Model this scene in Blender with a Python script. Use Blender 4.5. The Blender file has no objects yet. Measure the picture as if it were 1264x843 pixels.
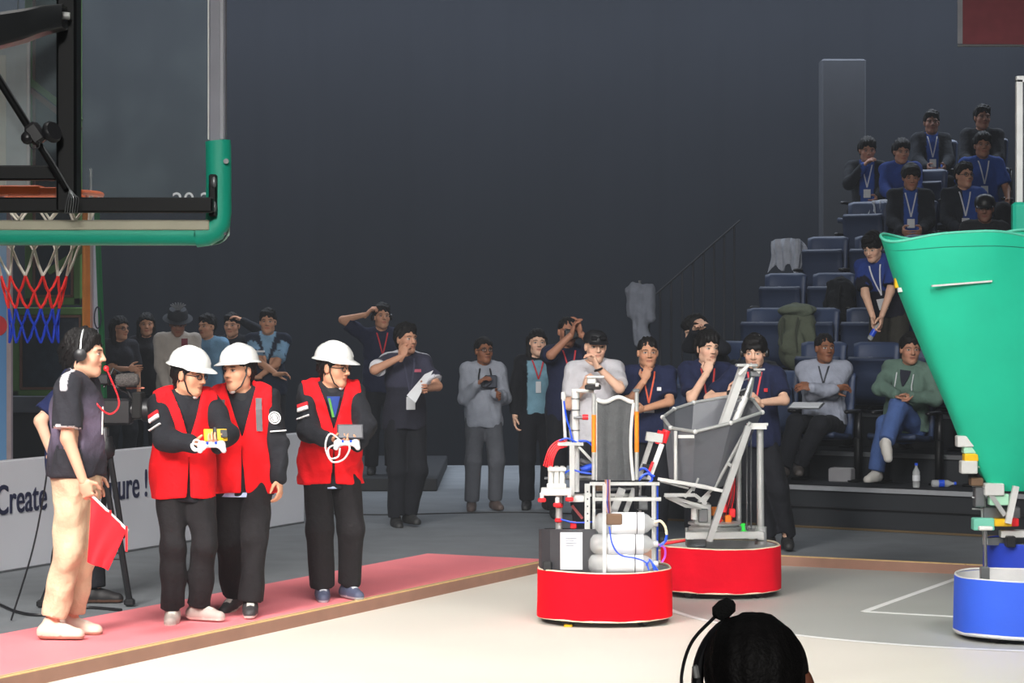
import bpy, math, random
import numpy as np
from mathutils import Vector, Matrix
random.seed(7)
SC = bpy.context.scene
COL = SC.collection
F_PX, CX, HY, CAM_H = 3000.0, 632.0, 387.0, 1.9     # focal length in px, image centre, horizon row, camera height (m)

# ------------------------------------------------------------------ camera
cam_d = bpy.data.cameras.new('camera'); cam = bpy.data.objects.new('camera', cam_d); COL.objects.link(cam)
cam.location = (0, 0, CAM_H); cam.rotation_euler = (math.radians(90), 0, 0)
cam_d.sensor_width = 36.0; cam_d.lens = F_PX / 1264.0 * 36.0
cam_d.shift_y = -(421.5 - HY) / 1264.0
cam_d.clip_start = 0.1; cam_d.clip_end = 120
SC.camera = cam

# ------------------------------------------------------------------ world, lights, exposure
world = bpy.data.worlds.new('hall'); SC.world = world; world.use_nodes = True
bg = world.node_tree.nodes['Background']; bg.inputs['Color'].default_value = (0.75, 0.85, 1.0, 1); bg.inputs['Strength'].default_value = 0.035
def area(name, loc, target, sx, sy, power, spread=120, color=(1, 1, 1)):
    l = bpy.data.lights.new(name, 'AREA'); l.shape = 'RECTANGLE'; l.size = sx; l.size_y = sy
    l.energy = power; l.spread = math.radians(spread); l.color = color
    o = bpy.data.objects.new(name, l); COL.objects.link(o); o.location = loc
    o.rotation_euler = (Vector(target) - Vector(loc)).to_track_quat('-Z', 'Y').to_euler()
    return o
area('stage_light_centre', (-0.6, 9.6, 8.5), (-0.6, 13.2, 0), 6.0, 4.0, 285, 105, (1.0, 0.975, 0.94))
area('stage_light_left', (-4.6, 7.0, 5.8), (-2.2, 14.4, 0.8), 2.5, 2.5, 225, 70, (1.0, 0.97, 0.93))
area('stage_light_right', (4.5, 7.5, 6.5), (2.2, 15.4, 0.6), 2.5, 2.5, 80, 75, (1.0, 0.98, 0.96))
area('front_fill', (1.0, -12.0, 8.5), (-0.4, 12.6, 0.0), 5.0, 2.0, 46, 16, (1.0, 0.98, 0.95))  # added frontal fill that lifts the faces, not a known fixture
area('curtain_gradient_fill', (0.5, 28.6, 6.7), (0.5, 29.4, 4.6), 18.0, 0.8, 980, 160, (0.78, 0.87, 1.0))  # added strip lamp above the frame, grades curtain and haze brighter towards the top
area('audience_fill', (1.2, 11.0, 6.5), (1.4, 22.5, 1.0), 6.0, 2.0, 40, 46, (0.90, 0.95, 1.0))  # added fill for the stand and spectators, no fixture known there
area('ambient_fill', (0.0, 14.0, 12.0), (0.0, 14.0, 0.0), 20.0, 24.0, 85, 180, (0.9, 0.95, 1.0))  # added broad overhead fill standing in for ambient light
vs = world.node_tree.nodes.new('ShaderNodeVolumeScatter'); vs.inputs['Density'].default_value = 0.0029; vs.inputs['Anisotropy'].default_value = 0.2
vs.inputs['Color'].default_value = (0.88, 0.93, 1.0, 1)
world.node_tree.links.new(vs.outputs[0], world.node_tree.nodes['World Output'].inputs['Volume'])   # thin stage haze filling the hall
SC.view_settings.view_transform = 'Standard'; SC.view_settings.look = 'None'
SC.view_settings.gamma = 1.0; SC.view_settings.exposure = 0.0; SC.view_settings.use_curve_mapping = False
SC.cycles.use_denoising = True
SC.cycles.volume_bounces = 0; SC.cycles.max_bounces = 8; SC.cycles.transparent_max_bounces = 12

# ------------------------------------------------------------------ placing helpers (photo pixel + distance -> point in the hall)
def at(px, py, d): return Vector(((px - CX) / F_PX * d, d, CAM_H - (py - HY) / F_PX * d))
def ground(px, py, z=0.0): return at(px, py, (CAM_H - z) * F_PX / (py - HY))

# ------------------------------------------------------------------ objects
def tag(o, label=None, cat=None, group=None, kind=None):
    if label: o['label'] = label
    if cat: o['category'] = cat
    if group: o['group'] = group
    if kind: o['kind'] = kind
    return o
def thing(name, label, cat, loc=(0, 0, 0), rotz=0.0, group=None):
    o = bpy.data.objects.new(name, None); COL.objects.link(o)
    o.location = loc; o.rotation_euler = (0, 0, rotz); o.empty_display_size = 0.1
    return tag(o, label, cat, group)
def copy_tree(o, parent=None):
    c = o.copy(); COL.objects.link(c); c.parent = parent
    for ch in list(o.children): copy_tree(ch, c)
    return c
def link_mesh(name, me, material, parent=None, smooth=True):
    if material is not None and len(me.materials) == 0:
        for m in (material if isinstance(material, (list, tuple)) else [material]): me.materials.append(m)
    me.polygons.foreach_set('use_smooth', np.full(len(me.polygons), smooth, dtype=bool))
    o = bpy.data.objects.new(name, me); COL.objects.link(o)
    if parent is not None: o.parent = parent
    return o

# ------------------------------------------------------------------ materials
MATS = {}
def mat(name, color=(0.5, 0.5, 0.5), rough=0.6, metal=0.0, var=0.08, scale=8.0, bump=0.0, bscale=40.0, attr=False,
        alpha=1.0, emit=0.0, trans=0.0, sheen=0.0, spec=0.5, coat=0.0):
    if name in MATS: return MATS[name]
    m = bpy.data.materials.new(name); m.use_nodes = True; nt = m.node_tree; N, L = nt.nodes, nt.links
    b = N['Principled BSDF']
    b.inputs['Roughness'].default_value = rough; b.inputs['Metallic'].default_value = metal
    b.inputs['Alpha'].default_value = alpha; b.inputs['Transmission Weight'].default_value = trans
    b.inputs['Sheen Weight'].default_value = sheen; b.inputs['Specular IOR Level'].default_value = spec
    b.inputs['Coat Weight'].default_value = coat
    tc = N.new('ShaderNodeTexCoord'); no = N.new('ShaderNodeTexNoise')
    no.inputs['Scale'].default_value = scale; no.inputs['Detail'].default_value = 4
    L.new(tc.outputs['Object'], no.inputs['Vector'])
    mr = N.new('ShaderNodeMapRange'); mr.inputs['From Min'].default_value = 0.3; mr.inputs['From Max'].default_value = 0.7
    mr.inputs['To Min'].default_value = 1 - var; mr.inputs['To Max'].default_value = 1 + var
    L.new(no.outputs['Fac'], mr.inputs['Value'])
    vm = N.new('ShaderNodeVectorMath'); vm.operation = 'SCALE'
    if attr:
        at_ = N.new('ShaderNodeAttribute'); at_.attribute_name = 'col'; L.new(at_.outputs['Color'], vm.inputs[0])
    else: vm.inputs[0].default_value = color[:3]
    L.new(mr.outputs['Result'], vm.inputs['Scale']); L.new(vm.outputs['Vector'], b.inputs['Base Color'])
    if emit > 0:
        b.inputs['Emission Strength'].default_value = emit; L.new(vm.outputs['Vector'], b.inputs['Emission Color'])
    if bump > 0:
        n2 = N.new('ShaderNodeTexNoise'); n2.inputs['Scale'].default_value = bscale; n2.inputs['Detail'].default_value = 5
        L.new(tc.outputs['Object'], n2.inputs['Vector'])
        bp = N.new('ShaderNodeBump'); bp.inputs['Strength'].default_value = bump; bp.inputs['Distance'].default_value = 0.02
        L.new(n2.outputs['Fac'], bp.inputs['Height']); L.new(bp.outputs['Normal'], b.inputs['Normal'])
    MATS[name] = m
    return m
def s2l(r, g, b):
    f = lambda c: (c / 255 / 12.92) if c / 255 <= 0.04045 else ((c / 255 + 0.055) / 1.055) ** 2.4
    return (f(r), f(g), f(b))
SKIN = mat('skin', attr=True, rough=0.55, var=0.06, scale=14, spec=0.35)
CLOTH = mat('cloth', attr=True, rough=0.85, var=0.1, scale=9, bump=0.45, bscale=26, sheen=0.02, spec=0.2)
HAIR = mat('hair', attr=True, rough=0.6, var=0.25, scale=60, bump=0.25, bscale=150, spec=0.2)
SHOE = mat('shoe_leather', attr=True, rough=0.6, var=0.05)
M_BLACK = mat('black_plastic', (0.012, 0.012, 0.014), 0.4)
M_BLACKMETAL = mat('black_metal', (0.004, 0.0045, 0.005), 0.5, 0.0, spec=0.2)
M_WHITE = mat('white_plastic', (0.66, 0.66, 0.64), 0.35)
M_ALU = mat('aluminium', (0.52, 0.53, 0.52), 0.4, 0.5, var=0.05)
M_STEEL = mat('dark_steel', (0.22, 0.23, 0.24), 0.4, 0.7)
M_RED = mat('red_plastic', s2l(235, 30, 40), 0.4)
M_BLUE = mat('blue_tube', s2l(30, 80, 215), 0.35)
M_ORANGE = mat('orange_plastic', s2l(240, 130, 20), 0.45)
M_YELLOW = mat('yellow_plastic', s2l(240, 190, 20), 0.45)
M_GREEN = mat('green_plastic', s2l(20, 215, 60), 0.5)
M_CLEAR = mat('clear_plastic', (0.8, 0.82, 0.82), 0.12, 0.0, alpha=0.35)
M_PAPER = mat('paper', (0.70, 0.71, 0.73), 0.8, var=0.03)

# ------------------------------------------------------------------ polygon builder
class MB:
    def __init__(self): self.v, self.f = [], []
    def add(self, vs, fs):
        n = len(self.v); self.v += [tuple(v) for v in vs]; self.f += [tuple(i + n for i in f) for f in fs]; return self
    def box(self, c, size, R=None):
        c = Vector(c); hx, hy, hz = size[0] / 2, size[1] / 2, size[2] / 2
        vs = [Vector((x, y, z)) for z in (-hz, hz) for x, y in ((-hx, -hy), (hx, -hy), (hx, hy), (-hx, hy))]
        if R is not None: vs = [R @ v for v in vs]
        return self.add([c + v for v in vs], [(3, 2, 1, 0), (4, 5, 6, 7), (0, 1, 5, 4), (1, 2, 6, 5), (2, 3, 7, 6), (3, 0, 4, 7)])
    def rbox(self, c, size, b=0.006, R=None):          # box with chamfered vertical section edges along all axes
        c = Vector(c); h = Vector(size) / 2; b = min(b, h.x * .9, h.y * .9, h.z * .9)
        vs = []
        for z, i in ((-h.z, b), (-h.z + b, 0), (h.z - b, 0), (h.z, b)):
            X, Y = h.x - i, h.y - i
            for x, y in ((-X + b, -Y), (X - b, -Y), (X, -Y + b), (X, Y - b), (X - b, Y), (-X + b, Y), (-X, Y - b), (-X, -Y + b)): vs.append(Vector((x, y, z)))
        if R is not None: vs = [R @ v for v in vs]
        fs = [tuple(range(7, -1, -1)), tuple(range(24, 32))]
        for k in range(3):
            for i in range(8):
                j = (i + 1) % 8; fs.append((k * 8 + i, k * 8 + j, k * 8 + 8 + j, k * 8 + 8 + i))
        return self.add([c + v for v in vs], fs)
    def bar(self, a, b, w, h=None, up=(0, 0, 1)):       # rectangular bar from a to b
        a, b = Vector(a), Vector(b); h = h or w; d = (b - a); L = d.length; d = d.normalized()
        u = Vector(up)
        if abs(d.dot(u)) > 0.98: u = Vector((0, 1, 0))
        x = d.cross(u).normalized(); y = x.cross(d)
        R = Matrix((x, y, d)).transposed()
        return self.box((a + b) / 2, (w, h, L), R)
    def tube(self, pts, r, n=8, cap=True, closed=False):
        pts = [Vector(p) for p in pts]; m = len(pts)
        rs = r if isinstance(r, (list, tuple)) else [r] * m
        vs = []; u = None
        for i, p in enumerate(pts):
            if closed: t = pts[(i + 1) % m] - pts[i - 1]
            else: t = pts[min(i + 1, m - 1)] - pts[max(i - 1, 0)]
            t = t.normalized() if t.length > 1e-9 else Vector((0, 0, 1))
            if u is None:
                u = t.cross(Vector((0, 0, 1)))
                if u.length < 0.05: u = t.cross(Vector((0, 1, 0)))
            u = (u - t * u.dot(t)).normalized(); w = t.cross(u)
            for k in range(n):
                a = 2 * math.pi * k / n; vs.append(p + (u * math.cos(a) + w * math.sin(a)) * rs[i])
        fs = []
        for i in range(m if closed else m - 1):
            j = (i + 1) % m
            for k in range(n): fs.append((i * n + k, i * n + (k + 1) % n, j * n + (k + 1) % n, j * n + k))
        if cap and not closed: fs += [tuple(range(n - 1, -1, -1)), tuple(range((m - 1) * n, m * n))]
        return self.add(vs, fs)
    def cyl(self, a, b, r, n=16): return self.tube([a, b], r, n)
    def lathe(self, prof, c=(0, 0, 0), n=20, axis=None, sx=1.0, sy=1.0):   # prof: (radius, height)
        c = Vector(c); vs = []
        q = Vector((0, 0, 1)).rotation_difference(Vector(axis)) if axis is not None else None
        for r, z in prof:
            for k in range(n):
                a = 2 * math.pi * k / n; p = Vector((r * math.cos(a) * sx, r * math.sin(a) * sy, z))
                vs.append(c + (q @ p if q else p))
        fs = []
        for i in range(len(prof) - 1):
            for k in range(n): fs.append((i * n + k, i * n + (k + 1) % n, (i + 1) * n + (k + 1) % n, (i + 1) * n + k))
        fs += [tuple(range(n - 1, -1, -1)), tuple(range((len(prof) - 1) * n, len(prof) * n))]
        return self.add(vs, fs)
    def sphere(self, c, r, n=12, s=(1, 1, 1)):
        m = n // 2; prof = [(max(1e-4, r * math.sin(math.pi * i / m)), -r * math.cos(math.pi * i / m)) for i in range(m + 1)]
        k = len(self.v); self.lathe(prof, (0, 0, 0), n)
        for i in range(k, len(self.v)): x, y, z = self.v[i]; self.v[i] = (c[0] + x * s[0], c[1] + y * s[1], c[2] + z * s[2])
        return self
    def prism(self, poly, z0, z1):
        n = len(poly); vs = [(x, y, z0) for x, y in poly] + [(x, y, z1) for x, y in poly]
        fs = [tuple(range(n - 1, -1, -1)), tuple(range(n, 2 * n))] + [(i, (i + 1) % n, n + (i + 1) % n, n + i) for i in range(n)]
        return self.add(vs, fs)
    def strip(self, rows, thick=0.0):                   # grid of points -> sheet, optionally given thickness along its normal
        m, n = len(rows), len(rows[0]); P = [[Vector(p) for p in r] for r in rows]
        fs = [(i * n + j, i * n + j + 1, (i + 1) * n + j + 1, (i + 1) * n + j) for i in range(m - 1) for j in range(n - 1)]
        if thick == 0: return self.add([p for r in P for p in r], fs)
        N = []
        for i in range(m):
            for j in range(n):
                a = P[min(i + 1, m - 1)][j] - P[max(i - 1, 0)][j]; b = P[i][min(j + 1, n - 1)] - P[i][max(j - 1, 0)]
                nn = a.cross(b); N.append(nn.normalized() if nn.length > 1e-9 else Vector((0, 1, 0)))
        flat = [p for r in P for p in r]; K = m * n
        vs = flat + [p + nn * thick for p, nn in zip(flat, N)]
        f2 = [tuple(i + K for i in reversed(f)) for f in fs]; side = []
        for j in range(n - 1):
            side.append((j + 1, j, j + K, j + 1 + K)); q = (m - 1) * n; side.append((q + j, q + j + 1, q + j + 1 + K, q + j + K))
        for i in range(m - 1):
            side.append((i * n, (i + 1) * n, (i + 1) * n + K, i * n + K)); side.append(((i + 1) * n + n - 1, i * n + n - 1, i * n + n - 1 + K, (i + 1) * n + n - 1 + K))
        return self.add(vs, fs + f2 + side)
    def mesh(self, name):
        me = bpy.data.meshes.new(name); me.from_pydata(self.v, [], self.f); me.update(); return me
    def build(self, name, material, parent=None, smooth=False): 
        o = link_mesh(name, self.mesh(name), material, parent, smooth)
        if smooth:
            try: o.data.set_sharp_from_angle(angle=math.radians(40))
            except Exception: pass
        return o
def curve_pts(pts, n=8):                                # Catmull-Rom through pts
    P = [Vector(p) for p in pts]; P = [P[0] * 2 - P[1]] + P + [P[-1] * 2 - P[-2]]; out = []
    for i in range(1, len(P) - 2):
        a, b, c, d = P[i - 1:i + 3]
        for k in range(n):
            t = k / n; out.append(0.5 * ((2 * b) + (c - a) * t + (2 * a - 5 * b + 4 * c - d) * t * t + (3 * b - a - 3 * c + d) * t ** 3))
    out.append(P[-2]); return out
# ------------------------------------------------------------------ implicit surfaces: one smooth continuous skin per body or garment
f32 = np.float32
def A(v): return np.array([v[0], v[1], v[2]], dtype=f32)
def smin(a, b, k):
    h = np.clip(0.5 + 0.5 * (b - a) / k, 0, 1); return b + (a - b) * h - k * h * (1 - h)
class Field:
    def __init__(self, res): self.res = res; self.ops = []
    def cone(self, a, b, r1, r2, k=0.02, u=None, s=1.0, mode='u'):
        a, b = A(a), A(b); U = None if u is None else A(u)
        def f(P):
            q = P - a; ba = b - a
            if U is not None:
                q = q + (1 / s - 1) * (q @ U)[..., None] * U; ba = ba + (1 / s - 1) * float(ba @ U) * U
            t = np.clip((q @ ba) / max(float(ba @ ba), 1e-9), 0, 1)
            d = np.sqrt(((q - t[..., None] * ba) ** 2).sum(-1)) - (r1 + (r2 - r1) * t)
            return d * min(s, 1.0) if U is not None else d
        R = max(r1, r2) * max(1.0, s)
        self.ops.append((mode, f, np.minimum(a, b) - R, np.maximum(a, b) + R, k)); return self
    def ell(self, c, rad, R=None, k=0.02, mode='u'):
        c = A(c); rad = np.array(rad, dtype=f32); M = None if R is None else np.array(R, dtype=f32)
        def f(P):
            q = P - c
            if M is not None: q = q @ M
            k0 = np.sqrt(((q / rad) ** 2).sum(-1)); k1 = np.sqrt(((q / rad ** 2) ** 2).sum(-1))
            return k0 * (k0 - 1) / np.maximum(k1, 1e-6)
        e = np.full(3, rad.max(), dtype=f32) if M is not None else rad
        self.ops.append((mode, f, c - e, c + e, k)); return self
    def fn(self, f, mode='i'): self.ops.append((mode, f, None, None, 0.0)); return self   # whole-grid: i intersect, s subtract, d displace
    def mesh(self):
        res = f32(self.res); pos = [o for o in self.ops if o[0] == 'u']
        lo = np.min([o[2] for o in pos], 0) - 3 * res; hi = np.max([o[3] for o in pos], 0) + 3 * res
        n = np.ceil((hi - lo) / res).astype(int) + 1
        F = np.full(n, 1.0, dtype=f32); P = None
        ax = [lo[i] + res * np.arange(n[i], dtype=f32) for i in range(3)]
        for mode, f, l, h, k in self.ops:
            if l is None:
                i0 = np.zeros(3, int); i1 = n
            else:
                pad = k + 2.5 * res
                i0 = np.clip(np.floor((l - pad - lo) / res).astype(int), 0, n); i1 = np.clip(np.ceil((h + pad - lo) / res).astype(int) + 1, 0, n)
                if np.any(i1 <= i0): continue
            sl = tuple(slice(a, b) for a, b in zip(i0, i1)); B = F[sl]
            if l is None:
                near = (np.abs(B) < 0.06) if mode == 'd' else (B < 0.06)
                if not near.any(): continue
                I = np.argwhere(near); Pn = np.stack([ax[j][I[:, j]] for j in range(3)], -1); d = f(Pn).astype(f32); v = B[near]
                B[near] = np.maximum(v, d) if mode == 'i' else (np.maximum(v, -d) if mode == 's' else v + d)
                F[sl] = B; continue
            g = np.stack(np.meshgrid(ax[0][sl[0]], ax[1][sl[1]], ax[2][sl[2]], indexing='ij'), -1)
            d = f(g).astype(f32); kk = max(k, 1e-4)
            if mode == 'u': F[sl] = smin(B, d, kk)
            elif mode == 's': F[sl] = -smin(-B, d, kk)
        return surface_net(F, lo, float(res))
_OFF = np.array([(i, j, k) for i in (0, 1) for j in (0, 1) for k in (0, 1)])
_EDG = [(a, b) for a in range(8) for b in range(a + 1, 8) if np.abs(_OFF[a] - _OFF[b]).sum() == 1]
def surface_net(F, lo, res):
    s = F < 0
    def cells(i, j, k): return s[i:s.shape[0] - 1 + i, j:s.shape[1] - 1 + j, k:s.shape[2] - 1 + k]
    anyc = np.zeros(tuple(np.array(s.shape) - 1), bool); allc = np.ones_like(anyc)
    for o in _OFF: c = cells(*o); anyc |= c; allc &= c
    act = anyc & ~allc; idx = np.argwhere(act); n = len(idx)
    vid = np.full(act.shape, -1, np.int32); vid[act] = np.arange(n)
    V = np.stack([F[idx[:, 0] + o[0], idx[:, 1] + o[1], idx[:, 2] + o[2]] for o in _OFF], 1)
    acc = np.zeros((n, 3)); cnt = np.zeros(n)
    for a, b in _EDG:
        va, vb = V[:, a], V[:, b]; m = (va < 0) != (vb < 0)
        t = va[m] / (va[m] - vb[m]); acc[m] += _OFF[a] + t[:, None] * (_OFF[b] - _OFF[a]); cnt[m] += 1
    verts = lo + res * (idx + acc / cnt[:, None])
    faces = []
    for ax in range(3):
        b, c = [(1, 2), (2, 0), (0, 1)][ax]
        s0 = np.take(s, range(0, s.shape[ax] - 1), ax); s1 = np.take(s, range(1, s.shape[ax]), ax)
        E = np.argwhere(s0 != s1)
        E = E[(E[:, b] > 0) & (E[:, c] > 0) & (E[:, b] < act.shape[b]) & (E[:, c] < act.shape[c])]
        def g(db, dc):
            q = E.copy(); q[:, b] += db; q[:, c] += dc; return vid[q[:, 0], q[:, 1], q[:, 2]]
        quad = np.stack([g(-1, -1), g(0, -1), g(0, 0), g(-1, 0)], 1)
        flip = ~s[E[:, 0], E[:, 1], E[:, 2]]; quad[flip] = quad[flip][:, ::-1]
        faces.append(quad[(quad >= 0).all(1)])
    return verts, np.concatenate(faces)
def np_mesh(name, parts, cols):
    """parts: list of (verts, quads); cols: list of colour arrays -> one mesh with colour attribute 'col'"""
    off = 0; V = []; Q = []; C = []
    for (v, q), c in zip(parts, cols):
        V.append(v); Q.append(q + off); off += len(v)
        c = np.asarray(c, dtype=f32); C.append(np.broadcast_to(c, (len(v), 3)) if c.ndim == 1 else c)
    V = np.concatenate(V).astype(f32); Q = np.concatenate(Q).astype(np.int32); C = np.concatenate(C)
    me = bpy.data.meshes.new(name); me.vertices.add(len(V)); me.vertices.foreach_set('co', V.ravel())
    me.loops.add(len(Q) * 4); me.loops.foreach_set('vertex_index', Q.ravel())
    me.polygons.add(len(Q)); me.polygons.foreach_set('loop_start', np.arange(0, len(Q) * 4, 4, dtype=np.int32))
    me.update(calc_edges=True)
    at_ = me.attributes.new('col', 'FLOAT_COLOR', 'POINT')
    at_.data.foreach_set('color', np.concatenate([C, np.ones((len(C), 1), f32)], 1).astype(f32).ravel())
    return me
def folds(amp, freq, seed, stretch=(1, 1, 0.45)):
    rs = np.random.RandomState(seed); K = [(rs.normal(size=3) * np.array(stretch) * freq * (1 + 0.5 * i), rs.rand() * 6.3, amp / (1 + 0.5 * i)) for i in range(4)]
    def f(P):
        o = np.zeros(len(P), dtype=f32); w = np.sin(P[:, 2] * freq * .5 + P[:, 0] * freq * .3) * 0.6
        for k, ph, a in K: o += a * np.sin(P @ k.astype(f32) + ph + w)
        return o
    return f
# ------------------------------------------------------------------ people
def Rx(a): return Matrix.Rotation(math.radians(a), 3, 'X')
def Ry(a): return Matrix.Rotation(math.radians(a), 3, 'Y')
def Rz(a): return Matrix.Rotation(math.radians(a), 3, 'Z')
def two_bone(a, t, l1, l2, pole):
    v = t - a; L = v.length; mx = (l1 + l2) * 0.995
    if L > mx: v = v * (mx / L); L = mx; t = a + v
    L = max(L, abs(l1 - l2) + 0.02); u = v.normalized()
    x = (l1 * l1 - l2 * l2 + L * L) / (2 * L); h = math.sqrt(max(l1 * l1 - x * x, 0))
    p = pole - u * pole.dot(u); p = p.normalized() if p.length > 1e-5 else Vector((0, -1, 0))
    return a + u * x + p * h, t
CACHE = {}
HEAD_RES = {0: 0.0045, 1: 0.006, 2: 0.008}; HAND_RES = {0: 0.0048, 1: 0.006, 2: 0.008}; BODY_RES = {0: 0.011, 1: 0.014, 2: 0.018}
def head_geo(lod, fem=False):
    key = ('head', lod, fem)
    if key in CACHE: return CACHE[key]
    F = Field(HEAD_RES[lod])
    F.ell((0, -.012, .030), (.075, .096, .088), k=.02)
    F.ell((0, .022, -.040), (.058 if fem else .061, .070, .074), k=.03)
    F.ell((0, .060, -.094), (.022, .020, .020), k=.03)
    for s in (-1, 1):
        F.cone((s * .046, .0, -.072), (s * .012, .066, -.096), .018, .016, k=.03)
        F.ell((s * .040, .052, -.028), (.024, .024, .026), k=.02)
        F.cone((s * .012, .086, .026), (s * .050, .068, .024), .010, .009, k=.015)
        F.ell((s * .032, .102, .004), (.020, .020, .011), k=.012, mode='s')
        F.ell((s * .0315, .0735, .003), (.0145, .0135, .0125), k=.003)
        F.ell((s * .077, -.004, -.006), (.010, .020, .031), k=.006)
    F.cone((0, .086, .016), (0, .106, -.026), .008, .0125, k=.012)
    for s in (-1, 1): F.ell((s * .013, .093, -.030), (.009, .010, .008), k=.008)
    F.ell((0, .086, -.0565), (.023, .009, .0062), k=.006); F.ell((0, .084, -.0675), (.019, .009, .0065), k=.006)
    F.cone((0, -.022, -.14), (0, -.012, -.05), .050, .050, k=.03)
    CACHE[key] = F.mesh(); return CACHE[key]
def head_colour(v, skin, hair, age=0):
    c = np.tile(np.array(skin, f32), (len(v), 1)); x, y, z = np.abs(v[:, 0]), v[:, 1], v[:, 2]; skin = np.array(skin, f32)
    lips = (((v[:, 0]) / .025) ** 2 + ((z + .062) / .0115) ** 2 < 1) & (y > .07); c[lips] = skin * np.array((.82, .55, .55), f32)
    mouth = (np.abs(v[:, 0]) < .022) & (np.abs(z + .0622) < .0022) & (y > .07); c[mouth] = skin * .35
    brow = (((x - .033) / .021) ** 2 + ((z - .0245) / .0048) ** 2 < 1) & (y > .04); c[brow] = np.array(hair, f32) * .8 + skin * .12
    eye = (((x - .0315) / .0145) ** 2 + ((z - .003) / .0066) ** 2 < 1) & (y > .055); c[eye] = (.55, .53, .50)
    lid = (((x - .0315) / .017) ** 2 + ((z - .008) / .0035) ** 2 < 1) & (y > .055); c[lid] = skin * .25
    iris = (((x - .0315) / .0062) ** 2 + ((z - .003) / .0068) ** 2 < 1) & (y > .055); c[iris] = (.018, .012, .01)
    nos = (((x - .008) / .005) ** 2 + ((z + .036) / .004) ** 2 < 1) & (y > .09); c[nos] = skin * .3
    cheek = np.exp(-(((x - .045) / .025) ** 2 + ((z + .03) / .025) ** 2)) * (y > .03); c *= (1 - cheek[:, None] * np.array((0, .12, .12), f32))
    return c
def hair_geo(style, lod):
    key = ('hair', style, lod)
    if key in CACHE: return CACHE[key]
    F = Field(HEAD_RES[lod]); vol = {'short': .010, 'crop': .005, 'full': .019, 'fringe': .017, 'long': .016, 'bun': .010, 'cap': .008, 'back': .005}[style]
    F.ell((0, -.016, .032), (.077 + vol, .098 + vol, .090 + vol * 1.3), k=.02)
    if style in ('short', 'full', 'fringe'): F.cone((-.045, .035, .098), (.045, .045, .096), .030, .026, k=.03); F.cone((0, -.07, .085), (0, .0, .115), .04, .03, k=.03)
    if style in ('full', 'fringe'):
        F.cone((-.035, .068, .085), (.04, .072, .08), .03, .026, k=.03)
        if style == 'fringe': F.cone((-.045, .083, .050), (.045, .083, .050), .017, .017, k=.02)
    if style == 'long':
        F.cone((0, -.075, .02), (0, -.085, -.20), .065, .055, k=.04)
        for s in (-1, 1): F.cone((s * .068, -.01, .03), (s * .078, -.01, -.19), .030, .030, k=.03)
    if style == 'bun': F.ell((0, -.125, .03), (.042, .036, .042), k=.02)
    F.cone((0, -.055, -.02), (0, -.042, -.075), .054, .044, k=.02)
    front = {'short': .058, 'crop': .062, 'full': .052, 'fringe': .034, 'long': .060, 'bun': .066, 'cap': .05, 'back': .05}[style]
    if style == 'long':
        F.fn(lambda P: np.minimum(np.minimum((front + .35 * (P[:, 1] - .09)) - P[:, 2], P[:, 1] - .012), .0 * P[:, 2] + 1), 'i')
    else:
        F.fn(lambda P: np.minimum(np.minimum((front + .56 * (P[:, 1] - .09) + .007 * np.sin(P[:, 0] * 150 + 1) + .006 * np.sin(P[:, 0] * 67)) - P[:, 2], np.maximum(P[:, 1] - .016, -.026 - P[:, 2])), np.maximum(P[:, 1] + .020, -.092 - P[:, 2])), 'i')
        F.fn(lambda P: np.maximum(P[:, 2] - .018, np.maximum(np.abs(P[:, 1] + .004) - .022, .065 - np.abs(P[:, 0]))), 's')   # clear the ears
    F.fn(folds(.0012 if style == 'back' else .004, 110, 3 + len(style), (1, 1, .35)), 'd')
    CACHE[key] = F.mesh(); return CACHE[key]
def hand_geo(side, curl, lod):                          # y along fingers, -z palm
    key = ('hand', side, round(curl, 2), lod)
    if key in CACHE: return CACHE[key]
    F = Field(HAND_RES[lod]); t = -1 if side == 'r' else 1
    F.cone((0, -.03, 0), (0, .02, 0), .024, .028, k=.02, u=(0, 0, 1), s=.75)
    F.ell((0, .045, 0), (.041, .050, .017), k=.015)
    for fx, ln, sp in ((.029, .95, 5), (.0095, 1.05, 1), (-.0105, .98, -3), (-.0285, .78, -8)):
        p = Vector((t * fx, .085, 0)); a = 6.0; yaw = -t * sp
        for L, r0, r1, da in ((.040, .0098, .0088, 62), (.026, .0088, .0080, 80), (.021, .0080, .0068, 55)):
            a += curl * da; dv = Rz(yaw) @ Vector((0, math.cos(math.radians(a)), -math.sin(math.radians(a))))
            q = p + dv * L * ln; F.cone(p, q, r0, r1, k=.004); p = q
    p = Vector((t * .030, .015, -.004)); d0 = Vector((t * .75, .62, -.25 - .5 * curl)).normalized()
    q = p + d0 * .042; F.cone(p, q, .0145, .0115, k=.012); d1 = (d0 * .7 + Vector((-t * curl * .5, .6, -.5 * curl))).normalized()
    r = q + d1 * .03; F.cone(q, r, .0112, .0098, k=.004); F.cone(r, r + d1 * .022, .0098, .0075, k=.004)
    CACHE[key] = F.mesh(); return CACHE[key]
def shoe_geo(lod, kind='sneaker'):                      # toe along +y, ankle joint at z=.08, sole at z=0
    key = ('shoe', lod, kind)
    if key in CACHE: return CACHE[key]
    F = Field({0: .0065, 1: .008, 2: .011}[lod])
    F.cone((0, -.045, .035), (0, .06, .030), .042, .044, k=.02); F.cone((0, .06, .030), (.004, .150, .022), .044, .038, k=.02)
    F.cone((0, -.02, .05), (0, -.012, .088 if kind == 'sneaker' else .075), .044, .040, k=.03)
    F.cone((0, .0, .065), (0, .09, .045), .036, .026, k=.03)
    F.fn(lambda P: -P[:, 2], 'i')
    CACHE[key] = F.mesh(); return CACHE[key]
LIGHT = s2l(232, 186, 158); TAN = s2l(205, 150, 118); BROWN = s2l(140, 92, 66); DARKH = (.010, .009, .009)
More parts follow.
